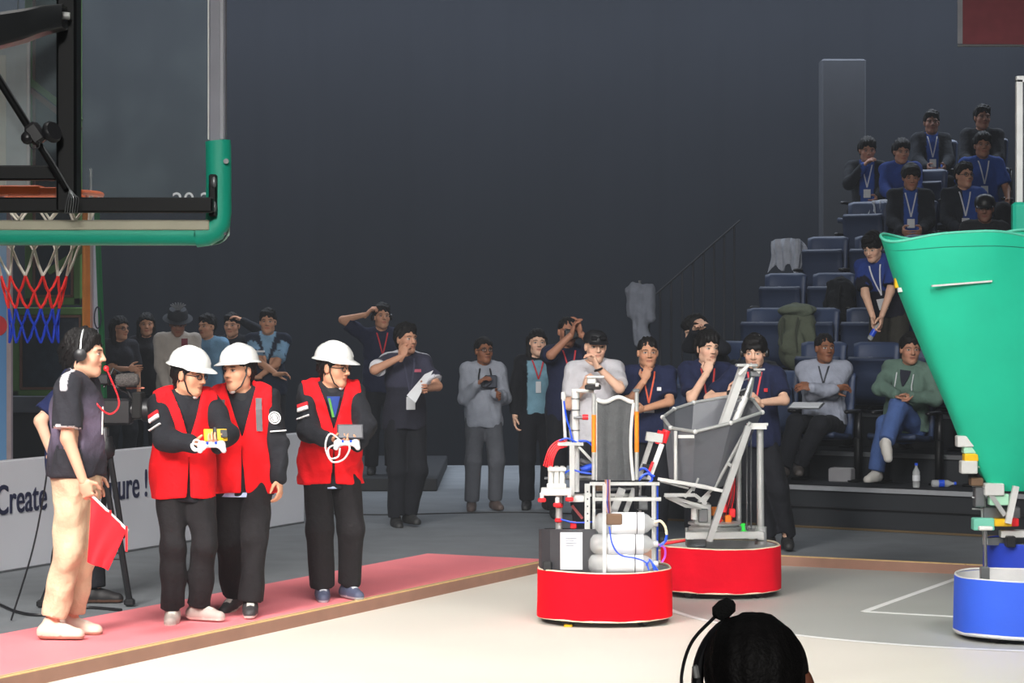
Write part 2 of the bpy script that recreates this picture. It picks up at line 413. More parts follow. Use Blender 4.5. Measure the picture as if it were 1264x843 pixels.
class Person:
    def __init__(s, label, px, d, face=0, h=1.70, zb=0.0, lod=1, skin=TAN, haircol=DARKH, bulk=1.0, fem=False, lean=0, side=0, twist=0,
                 hip=(0, 0, .93), head=(0, 0, 0), rh=None, lh=None, re=None, le=None, rf=None, lf=None, rfoot=(-8, 0), lfoot=(8, 0),
                 rk=None, lk=None, curl=(.35, .35), rdir=None, ldir=None, rpalm=None, lpalm=None, hair='short', group=None, seed=0, shoulder=0, hscale=1.0):
        s.px, s.d, s.lod, s.sk, s.skin, s.haircol, s.bulk, s.fem, s.seed = px, d, lod, h / 1.72, skin, haircol, bulk, fem, seed or int(px * 7 + d * 13)
        s.th = math.radians(180 + face)
        s.loc = Vector(((px - CX) / F_PX * d, d, zb))
        s.root = thing('person', label, 'person', s.loc, s.th, group)
        s.inv = Matrix.Rotation(-s.th, 3, 'Z'); k = s.sk
        s.P = Vector((hip[0], hip[1], hip[2] * k if hip[2] > .7 else hip[2]))
        s.Rc = Rz(twist) @ Ry(side) @ Rx(-lean); s.Rh = Rz(twist * .5) @ Ry(side * .5) @ Rx(-lean * .55)
        s.W = s.P + s.Rh @ Vector((0, 0, .16)) * k; s.C = s.W + s.Rc @ Vector((0, -.004, .17)) * k
        s.N = s.W + s.Rc @ Vector((0, -.012, .352)) * k
        sh = .158 * (.92 if fem else 1.0) * (bulk * .5 + .5)
        s.S = {'r': s.W + s.Rc @ Vector((sh, -.012, .312 + shoulder)) * k, 'l': s.W + s.Rc @ Vector((-sh, -.012, .312 + shoulder)) * k}
        s.RH = Rz(head[0]) @ Rx(head[1]) @ Ry(head[2]); s.hs = k ** .5 * (1.02 if fem else 1.055) * hscale
        s.H = s.N + (s.Rc @ Vector((0, .022, .04)) + s.RH @ Vector((0, .012, .112))) * k
        s.E, s.WR, s.HF = {}, {}, {}
        for q, t, pol, hd, pm, cu in (('r', rh, re, rdir, rpalm, curl[0]), ('l', lh, le, ldir, lpalm, curl[1])):
            sg = 1 if q == 'r' else -1
            if t is None: tgt = s.S[q] + Vector((sg * .07, .03, -.52)) * k
            else: tgt = s.K(*t) if not isinstance(t, Vector) else t
            pole = s.img(pol) if pol is not None else Vector((sg * .5, -.7, -.4))
            s.E[q], s.WR[q] = two_bone(s.S[q], tgt, .285 * k, .255 * k, pole)
            dr = s.img(hd).normalized() if hd is not None else (s.WR[q] - s.E[q]).normalized()
            pn = s.img(pm) if pm is not None else Vector((-sg, .15, 0)) 
            pn = pn - dr * pn.dot(dr)
            if pn.length < .1: pn = Vector((0, 0, -1)) - dr * dr.dot(Vector((0, 0, -1)))
            z = -pn.normalized(); x = dr.cross(z); s.HF[q] = (Matrix((x, dr, z)).transposed(), cu)
        s.KN, s.AN, s.FT = {}, {}, {}
        for q, t, fy, kp in (('r', rf, rfoot, rk), ('l', lf, lfoot, lk)):
            sg = 1 if q == 'r' else -1; hj = s.P + Vector((sg * .088, 0, -.03)) * k
            if t is None: tgt = Vector((s.P.x + sg * .10 * k, s.P.y - .02, .08))
            elif len(t) == 4: tgt = s.K(*t[:3])
            else: tgt = Vector(t)
            pole = s.img(kp) if kp is not None else Vector((sg * .12, 1, .15))
            s.KN[q], s.AN[q] = two_bone(hj, tgt, .425 * k, .415 * k, pole); s.FT[q] = Rz(fy[0]) @ Rx(fy[1])
            setattr(s, 'hj' + q, hj)
        s.cmesh = {}
        s.body(); 
        if hair: s.add_hair(hair)
    def img(s, v): return s.inv @ Vector((v[0], -v[1], v[2]))                     # (image right, towards camera, up) -> local direction
    def K(s, px, py, t=0.0): return s.inv @ (at(px, py, s.d - t) - s.loc)         # photo point -> local
    def ch(s, p): return s.W + s.Rc @ Vector(p) * s.sk                            # chest frame -> local
    def hh(s, p): return s.H + s.RH @ Vector(p) * s.hs                            # head frame -> local
    def hp(s, q, p): return s.WR[q] + s.HF[q][0] @ Vector(p)                      # hand frame -> local
    def torso(s, F, g=0.0, waist=True):
        k, b = s.sk, s.bulk; f = s.fem
        F.ell(s.P + Vector((0, -.008, 0)), ((.150 if not f else .158) * b * k + g, .108 * b * k + g, .13 * k + g), k=.05)
        F.ell(s.P + s.Rh @ Vector((0, .0, .14)) * k, ((.142 if not f else .125) * b * k + g, (.100 if not f else .090) * b * k + g, .16 * k + g), s.Rh, k=.05)
        F.ell(s.C, ((.158 if not f else .142) * b * k + g, .106 * b * k + g, .185 * k + g), s.Rc, k=.05)
        y = s.Rc @ Vector((0, 1, 0))
        F.cone(s.S['r'], s.S['l'], .060 * k + g * .7, .060 * k + g * .7, k=.05, u=y, s=.85)
        for q in 'rl': F.cone(s.N + s.Rc @ Vector((0, -.006, .02)), s.S[q], .040 * k + g * .6, .045 * k + g * .6, k=.04)
        if f:
            for sx in (-1, 1): F.ell(s.ch((sx * .062, .082, .215)), (.056 + g * .4, .05 + g * .4, .056 + g * .4), k=.04)
    def flare(s, F, g, hem):
        k = s.sk; r = .170 * k * s.bulk ** .7 + g
        F.cone(s.P + Vector((0, -.004, .06)), s.P + Vector((0, -.004, (hem - .05) * k)), r * .95, r, k=.05, u=(0, 1, 0), s=.72)
    def body(s):
        k = s.sk; F = Field(BODY_RES[s.lod]); s.torso(F, -.004)
        F.cone(s.N - s.Rc @ Vector((0, 0, .05)), s.hh((0, -.018, -.07)), .060, .050, k=.03)
        for q in 'rl':
            F.cone(s.S[q], s.E[q], .047 * k, .038 * k, k=.03); F.cone(s.E[q], s.WR[q], .040 * k, .026 * k, k=.02)
            F.cone(getattr(s, 'hj' + q), s.KN[q], .076 * k, .052 * k, k=.04); F.cone(s.KN[q], s.AN[q], .050 * k, .034 * k, k=.03)
            F.cone(s.AN[q], s.AN[q] + s.FT[q] @ Vector((0, .1, -.045)), .03, .024, k=.02)
        parts = [F.mesh()]; skin = np.array(s.skin, f32); cols = [skin]
        hv, hf = head_geo(s.lod, s.fem); M = np.array(s.RH, f32)
        parts.append(((hv * s.hs) @ M.T + A(s.H), hf)); cols.append(head_colour(hv, s.skin, s.haircol))
        for q in 'rl':
            R, cu = s.HF[q]; v, f = hand_geo(q, cu, s.lod); c = np.tile(skin, (len(v), 1)); c[v[:, 1] > .09] *= np.array((1, .93, .92), f32)
            parts.append(((v * k * .97) @ np.array(R, f32).T + A(s.WR[q]), f)); cols.append(c)
        s.bodyo = link_mesh('body', np_mesh('body', parts, cols), SKIN, s.root)
    def garment(s, name, F, col, m=CLOTH, label=None):
        v, f = F.mesh(); c = col(v) if callable(col) else np.array(col, f32)
        o = link_mesh(name, np_mesh(name, [(v, f)], [c]), m, s.root); s.cmesh[name] = v
        if label: o['label'] = label
        return o
    def top(s, col, sleeve='long', g=.018, gt=None, hem=-.10, name='shirt', neck=.062, fold=.004, cuff=1.0, open_v=0, label=None):
        k = s.sk; F = Field(BODY_RES[s.lod]); s.torso(F, g if gt is None else gt)
        if hem < -.02: s.flare(F, g if gt is None else gt, hem)
        for q in 'rl':
            if sleeve == 'none': continue
            e = s.E[q] if sleeve == 'long' else s.S[q] + (s.E[q] - s.S[q]) * (.78 if sleeve == 'short' else .5)
            F.cone(s.S[q], e, .050 * k + g, .043 * k + g * (1.1 if sleeve == 'long' else 1.5), k=.03)
            if sleeve == 'long': F.cone(e, s.E[q] + (s.WR[q] - s.E[q]) * .97 * cuff, .044 * k + g, .031 * k + g * .8, k=.025)
        F.fn(folds(fold, 24, s.seed, (1, 1, .6)), 'd')
        if sleeve == 'short':
            for q in 'rl':
                e = A(s.S[q] + (s.E[q] - s.S[q]) * .80); dv = A((s.E[q] - s.S[q]).normalized()); s0 = A(s.S[q])
                F.fn(lambda P, e=e, dv=dv: np.where(np.linalg.norm((P - e) - ((P - e) @ dv)[:, None] * dv, axis=1) < .085, np.where(np.abs((P - e) @ dv) < .11, (P - e) @ dv, -1), -1), 'i')
        if neck: F.ell(s.N + s.Rc @ Vector((0, .028, .055)), (neck, neck * 1.05, .05), s.Rc, k=.012, mode='s')
        if open_v: s.vcut(F, open_v)
        hz = s.P.z + hem * k; F.fn(lambda P: hz - P[:, 2] + .006 * np.sin(P[:, 0] * 30), 'i')
        return s.garment(name, F, col, label=label)
    def vcut(s, F, zv, slope=.42, top=9):
        W, R = A(s.W), np.array(s.Rc, f32); k = s.sk
        def f(P):
            q = (P - W) @ R; return np.maximum((np.abs(q[:, 0]) - (q[:, 2] - zv * k) * slope) * .9, -q[:, 1])
        F.fn(f, 's')
    def vest(s, col, zv=.12, g=.050, hem=-.10, name='vest', label=None, split=None, slope=.30):
        k = s.sk; F = Field(BODY_RES[s.lod]); s.torso(F, g); s.flare(F, g, hem); F.fn(folds(.006, 24, s.seed, (1, 1, .6)), 'd')
        F.ell(s.N + s.Rc @ Vector((0, .02, .06)), (.07, .075, .075), s.Rc, k=.01, mode='s'); s.vcut(F, zv, slope)
        for q in 'rl':
            sg = 1 if q == 'r' else -1; W, R = A(s.W), np.array(s.Rc, f32); x0 = abs((s.Rc.transposed() @ (s.S[q] - s.W)).x) + .040
            F.fn(lambda P, W=W, R=R, sg=sg, x0=x0: np.maximum(sg * ((P - W) @ R)[:, 0] - x0, -1 + 0 * P[:, 0]) * np.where(((P - W) @ R)[:, 2] > .1 * k, 1, 0) - np.where(((P - W) @ R)[:, 2] > .1 * k, 0, 1), 'i')
        hz = s.P.z + hem * k; F.fn(lambda P: hz - P[:, 2] + .006 * np.sin(P[:, 0] * 17 + 1), 'i')
        if split is not None: 
            W, R = A(s.W), np.array(s.Rc, f32)
            F.fn(lambda P: np.maximum(np.abs(((P - W) @ R)[:, 0] - .004) - .0005 - np.maximum(0, (.02 - ((P - W) @ R)[:, 2])) * split, -((P - W) @ R)[:, 1]), 's')
        return s.garment(name, F, col, label=label)
    def trousers(s, col, g=.016, loose=.0, waist=.10, length=.97, name='trousers', fold=.004):
        k = s.sk; b = s.bulk; F = Field(BODY_RES[s.lod])
        F.ell(s.P + Vector((0, -.008, 0)), ((.150 + .008 * s.fem) * b * k + g, .110 * b * k + g, .15 * k + g), k=.04)
        for q in 'rl':
            hj = getattr(s, 'hj' + q); F.cone(hj, s.KN[q], .080 * k + g, .057 * k + g + loose * .6, k=.03)
            F.cone(s.KN[q], s.KN[q] + (s.AN[q] - s.KN[q]) * length, .056 * k + g + loose * .6, .042 * k + g + loose, k=.03)
        F.fn(folds(fold * .7, 20, s.seed + 9, (1, 1, .5)), 'd')
        wz = s.P.z + waist * k; F.fn(lambda P: P[:, 2] - wz, 'i')
        for q in 'rl':
            e = A(s.KN[q] + (s.AN[q] - s.KN[q]) * length); dv = A((s.AN[q] - s.KN[q]).normalized())
            F.fn(lambda P, e=e, dv=dv: np.where(np.linalg.norm(P - e, axis=1) < .14, (P - e) @ dv, -1), 'i')
        return s.garment(name, F, col)
    def shoes(s, col, sole=(.6, .6, .58), kind='sneaker', laces=None, solez=.02):
        for q in 'rl':
            v, f = shoe_geo(s.lod, kind); c = np.tile(np.array(col, f32), (len(v), 1)); c[v[:, 2] < solez] = sole
            if laces is not None:
                m = (np.abs(v[:, 0]) < .022) & (v[:, 1] > .03) & (v[:, 1] < .105) & (v[:, 2] > .045); c[m] = laces
            w = v.copy(); w[:, 2] -= .08; w *= s.sk ** .5; link_mesh('shoe', np_mesh('shoe', [(w @ np.array(s.FT[q], f32).T + A(s.AN[q] + Vector((0, 0, .08 * (s.sk ** .5 - 1)))), f)], [c]), SHOE, s.root)
    def add_hair(s, style):
        v, f = hair_geo(style, s.lod); col = np.tile(np.array(s.haircol, f32), (len(v), 1))
        link_mesh('hair', np_mesh('hair', [((v * s.hs) @ np.array(s.RH, f32).T + A(s.H), f)], [col]), HAIR, s.root)
    def put(s, name, mb, m, fr=None, parent=None, smooth=True, label=None):
        """attach a small polygon mesh; fr = 'h' head frame, 'c' chest frame, None local"""
        if fr == 'h': mb.v = [tuple(s.hh(p)) for p in mb.v]
        elif fr == 'c': mb.v = [tuple(s.ch(p)) for p in mb.v]
        elif fr in ('r', 'l'): mb.v = [tuple(s.hp(fr, p)) for p in mb.v]
        o = mb.build(name, m, parent or s.root, smooth)
        if label: o['label'] = label
        return o
    def front(s, x, z, garments=('vest', 'jacket', 'hoodie', 'shirt')):
        """foremost cloth point above chest-frame (x, z)"""
        best = 0.0
        for n in garments:
            if n in s.cmesh:
                q = ((s.cmesh[n] - A(s.W)) @ np.array(s.Rc, f32)) / s.sk; m = (np.abs(q[:, 0] - x) < .022) & (np.abs(q[:, 2] - z) < .022) & (q[:, 1] > 0) & (q[:, 1] < .165 * s.bulk)
                if m.any(): best = max(best, float(q[m, 1].max()))
        return best or .13
    def lanyard(s, col, end=.03, badge=(.07, .10), bm=None, half=.055):
        m = mat('lanyard_%d_%d_%d' % tuple(int(c * 255) for c in col), col, .7)
        for sg in (-1, 1):
            pts = []
            for t in np.linspace(0, 1, 9):
                x = sg * half * (1 - t); z = .345 + (end + .02 - .345) * t; y = s.front(x, z) + .004 if z < .33 else .075
                pts.append((x, y, z))
            mb = MB(); rows = [[(p[0] - .007, p[1], p[2]), (p[0] + .007, p[1], p[2])] for p in pts]; mb.strip(rows, .003); s.put('lanyard_strap', mb, m, 'c', smooth=False)
        if badge:
            y = max(s.front(0, end), s.front(0, end - badge[1])) + .008
            b = MB().rbox((0, y, end - badge[1] / 2), (badge[0], .005, badge[1]), .002); o = s.put('badge', b, bm or M_PAPER, 'c', smooth=False)
    def patch(s, x, z, w, h, m, name='emblem', dy=.004):
        y = s.front(x, z) + dy; mb = MB().rbox((x, y - .006, z), (w, .016, h), .001); return s.put(name, mb, m, 'c', smooth=False)
    def glasses(s, m=None):
        mb = MB()
        for sg in (-1, 1):
            mb.tube([(sg * .0325 + .021 * math.cos(a), .097 - .25 * abs(.021 * math.cos(a)) * (1 if math.cos(a) * sg > 0 else 0), .002 + .0155 * math.sin(a)) for a in np.linspace(0, 2 * math.pi, 14, endpoint=False)], .0026, 6, closed=True)
            mb.tube([(sg * .053, .090, .006), (sg * .080, .01, .006), (sg * .082, -.015, -.005)], .0025, 6)
        mb.tube([(-.012, .098, .005), (.012, .098, .005)], .0025, 6)
        s.put('glasses', mb, m or M_BLACK, 'h')
    def helmet(s):
        MW = mat('helmet_shell', (.70, .70, .68), .25, var=.02, coat=.3)
        mb = MB(); prof = [(.005, .152), (.045, .147), (.078, .131), (.100, .107), (.112, .077), (.117, .048), (.128, .040), (.131, .034), (.120, .036), (.108, .046)]
        mb.lathe(prof[::-1], (0, -.008, .012), 28, sx=.93, sy=1.12)
        for i, (x, y, z) in enumerate(mb.v):                    # longer peak in front
            r = math.hypot(x, y)
            if z < .057 and y > .05 and r > .11: mb.v[i] = (x, y + .040 * ((y - .05) / .09), z - .010)
        o = s.put('helmet', mb, MW, 'h')
        for x in (-.03, 0, .03):                                 # moulded ridges over the crown
            r = MB(); pts = [(x * (1 + .25 * math.cos(a)), -.008 + .123 * math.cos(a) * .98, .060 + .107 * math.sin(a) - abs(x) * .25) for a in np.linspace(.25, math.pi - .25, 12)]
            r.tube(pts, .006, 6); s.put('ridge', r, MW, 'h', o)
        st = MB()
        for sg in (-1, 1): st.tube([(sg * .088, .015, .045), (sg * .083, .026, -.03), (sg * .056, .045, -.092), (sg * .012, .068, -.123)], .0042, 6)
        s.put('chin_strap', st, M_BLACK, 'h', o)
        s.put('chin_guard', MB().sphere((0, .066, -.122), .016, 10, (1.5, .8, .8)), M_WHITE, 'h', o)
    def headphones(s, m=None, mic=None, band=None):
        mb = MB().tube([(.092 * math.cos(a), -.008, .01 + .128 * math.sin(a)) for a in np.linspace(.05, math.pi - .05, 14)], .006, 6)
        o = s.put('headphone_band', mb, band or m or M_BLACK, 'h')
        for sg in (-1, 1): s.put('ear_cup', MB().lathe([(.022, -.014), (.034, -.008), (.034, .008), (.022, .016)], (sg * .094, -.006, -.005), 16, (sg, 0, 0)), m or M_BLACK, 'h', o)
        if mic:
            b = MB().tube(curve_pts([(mic * .098, .01, -.01), (mic * .088, .06, -.04), (mic * .045, .115, -.06)], 5), .003, 6); s.put('microphone_boom', b, M_BLACK, 'h', o)
# ------------------------------------------------------------------ the setting
U1 = Vector((0.4392, 0.898, 0)).normalized(); U2 = Vector((0.898, -0.4392, 0)).normalized()    # court axes: along the left edge, along the far edge
CORNER = Vector((0.746, 18.883, 0))
def court(a, b, z=0.0): p = CORNER + U1 * a + U2 * b; return Vector((p.x, p.y, z))
def quadstrip(p, q, w, z0, z1):                           # bar on the floor from p to q, of width w
    d = (q - p).normalized(); n = Vector((-d.y, d.x, 0)) * w / 2
    return [(v.x, v.y) for v in (p - n, q - n, q + n, p + n)]
def struct(o): o['kind'] = 'structure'; return o
def floor_mat(name, col, rough, var, scale, spec=.5, bump=0.0, streak=False):
    m = mat(name, col, rough, var=var, scale=scale, spec=spec, bump=bump, bscale=90)
    return m
M_FLOOR = floor_mat('grey_carpet_tile', s2l(120, 124, 128), .8, .10, 3.0, .25, .15)
M_COURT = floor_mat('cream_vinyl', s2l(222, 217, 206), .45, .035, 1.2, .35)
M_ZONE = floor_mat('grey_vinyl', s2l(172, 173, 168), .45, .05, 1.2, .35)
M_LINE = floor_mat('white_line_paint', (.86, .86, .84), .5, .03, 6)
M_PINK = floor_mat('red_carpet_vinyl', s2l(250, 140, 147), .6, .05, 2.0, .3)
M_PLY = mat('plywood_edge', s2l(222, 190, 130), .6, var=.12, scale=25)
M_TAUPE = mat('taupe_laminate', s2l(158, 118, 100), .55, var=.08, scale=7)
struct(MB().prism([(-14, 2), (14, 2), (14, 33), (-14, 33)], -.12, 0).build('floor', M_FLOOR))
struct(MB().prism([(v.x, v.y) for v in (court(0, 0), court(-14, 0), court(-14, 9), court(0, 9))], 0, .004).build('floor_court', M_COURT))

zc = Vector((3.443, 16.063, 0)); zr = 2.49
a0 = math.atan2(-U2.y, -U2.x)                              # from the side facing the left fence round to the open side
zone = [];
for t in np.linspace(0, math.pi, 40):
    v = -U2 * math.cos(t) - U1 * math.sin(t); zone.append(zc + v * zr)
sL = (CORNER - zone[0]).dot(U1); sR = (CORNER - zone[-1]).dot(U1)
zpoly = [zone[0] + U1 * sL] + zone + [zone[-1] + U1 * sR]
struct(MB().prism([(v.x, v.y) for v in zpoly], .002, .006).build('floor_zone', M_ZONE))
mb = MB(); rows = []
for i, p in enumerate(zpoly):
    q = zpoly[min(i + 1, len(zpoly) - 1)] - zpoly[max(i - 1, 0)]; q.normalize(); n = Vector((-q.y, q.x, 0)) * .025
    rows.append([(p.x - n.x, p.y - n.y, .0066), (p.x + n.x, p.y + n.y, .0066)])
struct(mb.strip(rows, .0012).build('floor_marking', M_LINE))
k0 = ground(1067, 756); 
struct(MB().prism(quadstrip(k0, k0 + U1 * 3.0, .05, 0, 0), .0062, .0078).build('floor_marking', M_LINE))
struct(MB().prism(quadstrip(k0, k0 + U2 * 2.4, .05, 0, 0), .0060, .0075).build('floor_marking', M_LINE))
# low wooden kerbs round the court: laminate side with a plywood cap each
def kerb(n, p, q, out):
    w = .05; h = .078; o = out * w
    poly = [(v.x, v.y) for v in (p, q, q + o, p + o)]
    k = struct(MB().prism(poly, 0, h - .002).build('trim_%d' % n, M_TAUPE))
    L = (q - p).length; m = max(1, int(L / 2.4)); d = (q - p) / m
    for i in range(m):                                     # caps in lengths with open joints
        a, b = p + d * i + d.normalized() * .003, p + d * (i + 1) - d.normalized() * .003
        MB().prism([(v.x, v.y) for v in (a, b, b + o, a + o)], h - .002, h + .004).build('plywood_cap', M_PLY, k)
        f = out * .022; g = out * .030
        MB().prism([(v.x, v.y) for v in (a + f, b + f, b + g, a + g)], h + .004, h + .0052).build('cap_groove', M_TAUPE, k)
kerb(1, court(-13.5, 0), court(.05, 0), -U2)
kerb(2, court(0, 0), court(0, 8.5), U1)
wk = struct(MB().prism([(v.x, v.y) for v in (court(-.95, -.052), court(-13.5, -.052), court(-13.5, -1.08), court(-.95, -1.08))], 0, .074).build('floor_walkway', M_PINK))
# rear: dark curtain wall, low platform under the far left spectators
M_WALL = mat('charcoal_curtain', s2l(28, 30, 35), .9, var=.06, scale=.6, spec=.1)
wall = MB(); rows = []
for z in (0, 9.5): rows.append([(x, 30.4 + .02 * math.sin(x * 7.0) + .008 * math.sin(x * 17), z) for x in np.linspace(-12, 14, 420)])
struct(wall.strip(rows).build('wall_back', M_WALL, None, True))
M_PLAT = mat('black_staging', s2l(30, 32, 36), .7, var=.1)
struct(MB().rbox((-3.9, 28.05, .07), (6.2, 4.1, .14), .01).build('floor_platform', M_PLAT))

# ------------------------------------------------------------------ tiered stand with folding seats
SV = Vector((.847, -.532, 0)).normalized(); SN = Vector((.532, .847, 0)).normalized(); S0 = Vector((2.44, 21.67, 0))
TZ = [.376, .635, .96, 1.32, 1.72, 2.12, 2.50, 2.88]; TB = [.82 * i for i in range(8)]
def stand(a, b, z=0.0): p = S0 + SV * a + SN * b; return Vector((p.x, p.y, z))
def row_d(px, b):
    c = b + S0.dot(SN); return c / ((px - CX) / F_PX * SN.x + SN.y)
def row_a(px, b): d = row_d(px, b); return (Vector(((px - CX) / F_PX * d, d, 0)) - S0).dot(SV)
M_TIER = mat('tier_black', s2l(34, 37, 42), .75, var=.12, scale=4)
M_NOSE = mat('tier_nosing', s2l(150, 152, 156), .5)
A0, A1 = -1.95, 3.4
for i in range(8):
    e = TB[i] + .82 if i < 7 else TB[i] + 1.4
    t = struct(MB().prism([(v.x, v.y) for v in (stand(A0, TB[i]), stand(A1, TB[i]), stand(A1, e), stand(A0, e))], 0, TZ[i]).build('stand_tier', M_TIER))
    nz = TZ[i]; p, q = stand(A0 if i else .0, TB[i] - .012), stand(A1, TB[i] - .012)
    MB().bar(p + Vector((0, 0, nz - .018)), q + Vector((0, 0, nz - .018)), .024, .040).build('nosing', M_NOSE if i == 0 else M_STEEL, t)
    if i == 0:
        MB().bar(stand(A0, -.02, .19), stand(A1, -.02, .19), .012, .010).build('riser_joint', M_BLACK, t)
        MB().bar(stand(A0, -.02, .012), stand(A1, -.02, .012), .020, .018).build('riser_trim', mat('riser_wood', s2l(96, 78, 50), .6), t)
M_SEAT = mat('navy_seat', s2l(44, 56, 82), .55, var=.08, scale=5, bump=.1, bscale=60)
M_SEATB = mat('navy_seat_back', s2l(52, 66, 96), .5, var=.06)
def seat_meshes():
    R = {}
    b = MB()                                               # curved backrest, thicker at the lip
    rows = []
    for z, y in ((.40, -.16), (.55, -.185), (.72, -.205), (.88, -.225), (.955, -.232), (.975, -.245)):
        rows.append([(x, y + .018 * (x / .24) ** 2 * 2, z - (.018 if abs(x) > .2 and z > .95 else 0)) for x in np.linspace(-.235, .235, 9)])
    R['backrest'] = b.strip(rows, .045).mesh('backrest')
    def pan(fold):
        m = MB(); rr = []
        for k, (t, dz) in enumerate(((0, 0), (.12, -.012), (.28, -.008), (.40, .0), (.43, -.02))):
            rr.append([(x, t, dz - .012 * (1 - (x / .23) ** 2)) for x in np.linspace(-.225, .225, 9)])
        m.strip(rr, .05); an = math.radians(80) if fold else math.radians(4); c, s = math.cos(an), math.sin(an)
        m.v = [(x, -.13 + y * c - z * s * 1.0, .44 + y * s + z * c) for x, y, z in m.v]
        return m.mesh('seat_pan')
    R['open'] = pan(False); R['fold'] = pan(True)
    m = MB()
    R['armrest'] = MB().rbox((0, -.05, .64), (.05, .30, .035), .012).bar((0, -.18, .30), (0, -.18, .63), .045, .05).mesh('armrest')
    R['leg'] = MB().rbox((0, -.17, .20), (.06, .08, .40), .01).rbox((0, -.14, .012), (.10, .22, .024), .008).mesh('leg')
    R['plate'] = MB().rbox((0, 0, 0), (.045, .006, .028), .002).mesh('number_plate')
    return R
SM = seat_meshes(); ROWN = ['front', 'second', 'third', 'fourth', 'fifth', 'sixth', 'seventh', 'eighth']; ORD = ['first', 'second', 'third', 'fourth', 'fifth', 'sixth', 'seventh', 'eighth', 'ninth', 'tenth']
SEAT_ROT = math.atan2(.532, -.847); PITCH = .545
def make_seat(i, a, occupied, n):
    s = thing('folding_seat', 'navy folding seat, %s from the left end of the %s row' % (ORD[n], ROWN[i]), 'seat', stand(a, TB[i] + .52, TZ[i]), SEAT_ROT, 'navy folding seats in the stand')
    link_mesh('backrest', SM['backrest'], M_SEATB, s); link_mesh('seat_pan', SM['open' if occupied else 'fold'], M_SEAT, s)
    for sx in (-1, 1): o = link_mesh('armrest', SM['armrest'], M_BLACK, s); o.location.x = sx * .262
    for sx in (-1, 1): o = link_mesh('leg', SM['leg'], M_BLACKMETAL, s); o.location.x = sx * .262
    if not occupied: p = link_mesh('number_plate', SM['plate'], M_PAPER, s); p.location = (0, -.03, .845)
    return s
PHASE = row_a(1015, .52)
SITTERS = {0: [1017, 1116], 1: [893], 4: [1216], 5: [1124, 1190], 6: [1070, 1112, 1213], 7: [1150, 1212]}    # row -> photo columns of the sitters
for i in range(8):
    fixed = [row_a(px, TB[i] + .52) for px in SITTERS.get(i, [])]; spots = [(a, True) for k, a in enumerate(fixed) if all(abs(a - b) > .42 for b in fixed[:k])]
    for j in range(-9, 9):
        a = PHASE + .1 * (i % 3) + j * PITCH
        if A0 + .25 < a < A1 - .3 and all(abs(a - b) > .525 for b, _ in spots): spots.append((a, False))
    for n, (a, oc) in enumerate(sorted(spots)[:10]): make_seat(i, a, oc, n)
# railing beside the upper rows
M_RAIL = mat('grey_rail', s2l(44, 46, 52), .8)
r = thing('side_railing', 'dark vertical bar railing along the left side of the stand', 'railing', stand(A0 - .12, 1.2, 0))
def rl(p): return Vector(p) - r.location
top = [rl(stand(A0 - .12, b, 1.5 + b * .43)) for b in (1.0, 3.2)]
MB().tube(top, .010, 8).build('handrail', M_RAIL, r, True)
for b in np.arange(1.0, 3.3, .23): MB().tube([rl(stand(A0 - .12, b, 0)), rl(stand(A0 - .12, b, 1.5 + b * .43))], .011, 6).build('bar', M_RAIL, r, True)

# ------------------------------------------------------------------ perimeter boards with lettering
B0 = ground(0, 707.8); B1 = ground(376, 645.5); BD = (B1 - B0).normalized(); BN = Vector((BD.y, -BD.x, 0)); BL = (B1 - B0).length
M_BOARD = mat('board_vinyl', s2l(205, 207, 214), .55, var=.03, scale=2)
M_INK = mat('navy_ink', s2l(28, 32, 62), .6)
def along(px):                                            # distance along the boards of a photo column
    k = (px - CX) / F_PX; return (k * B0.y - B0.x) / (BD.x - k * BD.y)
BW = []; edges = [-2.2, along(-60), along(104), along(203), along(266), BL]
names = ['pale grey perimeter board at the left edge of the picture', 'pale grey perimeter board reading Create, behind the man with the flag', 'pale grey perimeter board with the exclamation mark, behind the camera tripod',
         'blank pale grey perimeter board behind the two helmeted men standing close together', 'blank pale grey perimeter board at the right end of the row']
for i in range(1, 5):
    p = B0 + BD * edges[i]; L = edges[i + 1] - edges[i]
    rot = math.atan2(BD.y, BD.x); t = thing('perimeter_board', names[i], 'board', p, rot, 'perimeter boards')
    MB().rbox((L / 2, .04, .415), (L - .008, .08, .81), .008).build('panel', M_BOARD, t)
    MB().box((L / 2, .045, .006), (L - .02, .10, .012)).build('base_rail', M_STEEL, t)
    for x in (.15, L - .15): MB().bar((x, .08, .6), (x, .42, .02), .03).build('rear_strut', M_STEEL, t)
    BW.append((t, edges[i]))
def text_mesh(txt):
    c = bpy.data.curves.new('lettering', 'FONT'); c.body = txt; c.size = 1.0; c.extrude = .004; c.offset = .004
    o = bpy.data.objects.new('lettering', c); COL.objects.link(o); bpy.context.view_layer.update(); dg = bpy.context.evaluated_depsgraph_get()
    me = bpy.data.meshes.new_from_object(o.evaluated_get(dg)); bpy.data.objects.remove(o); return me, [v.co.x for v in me.vertices]
def lettering(txt, s0, s1, t, off, zb, hgt):
    full = max(text_mesh(txt)[1]); k = (s1 - s0) / full
    for i, ch in enumerate(txt):
        if ch == ' ': continue
        me, xs = text_mesh(ch); x0 = max(text_mesh(txt[:i + 1])[1]) - max(xs)
        o = link_mesh('letter', me, M_INK, t, False); o.rotation_euler = (math.radians(90), 0, 0); o.location = (s0 - off + x0 * k, -.004, zb); o.scale = (k, hgt, 1)
lettering('Create', along(-6), along(57), BW[0][0], BW[0][1], .43, .31)
lettering('Future !', along(118), along(181), BW[1][0], BW[1][1], .43, .31)

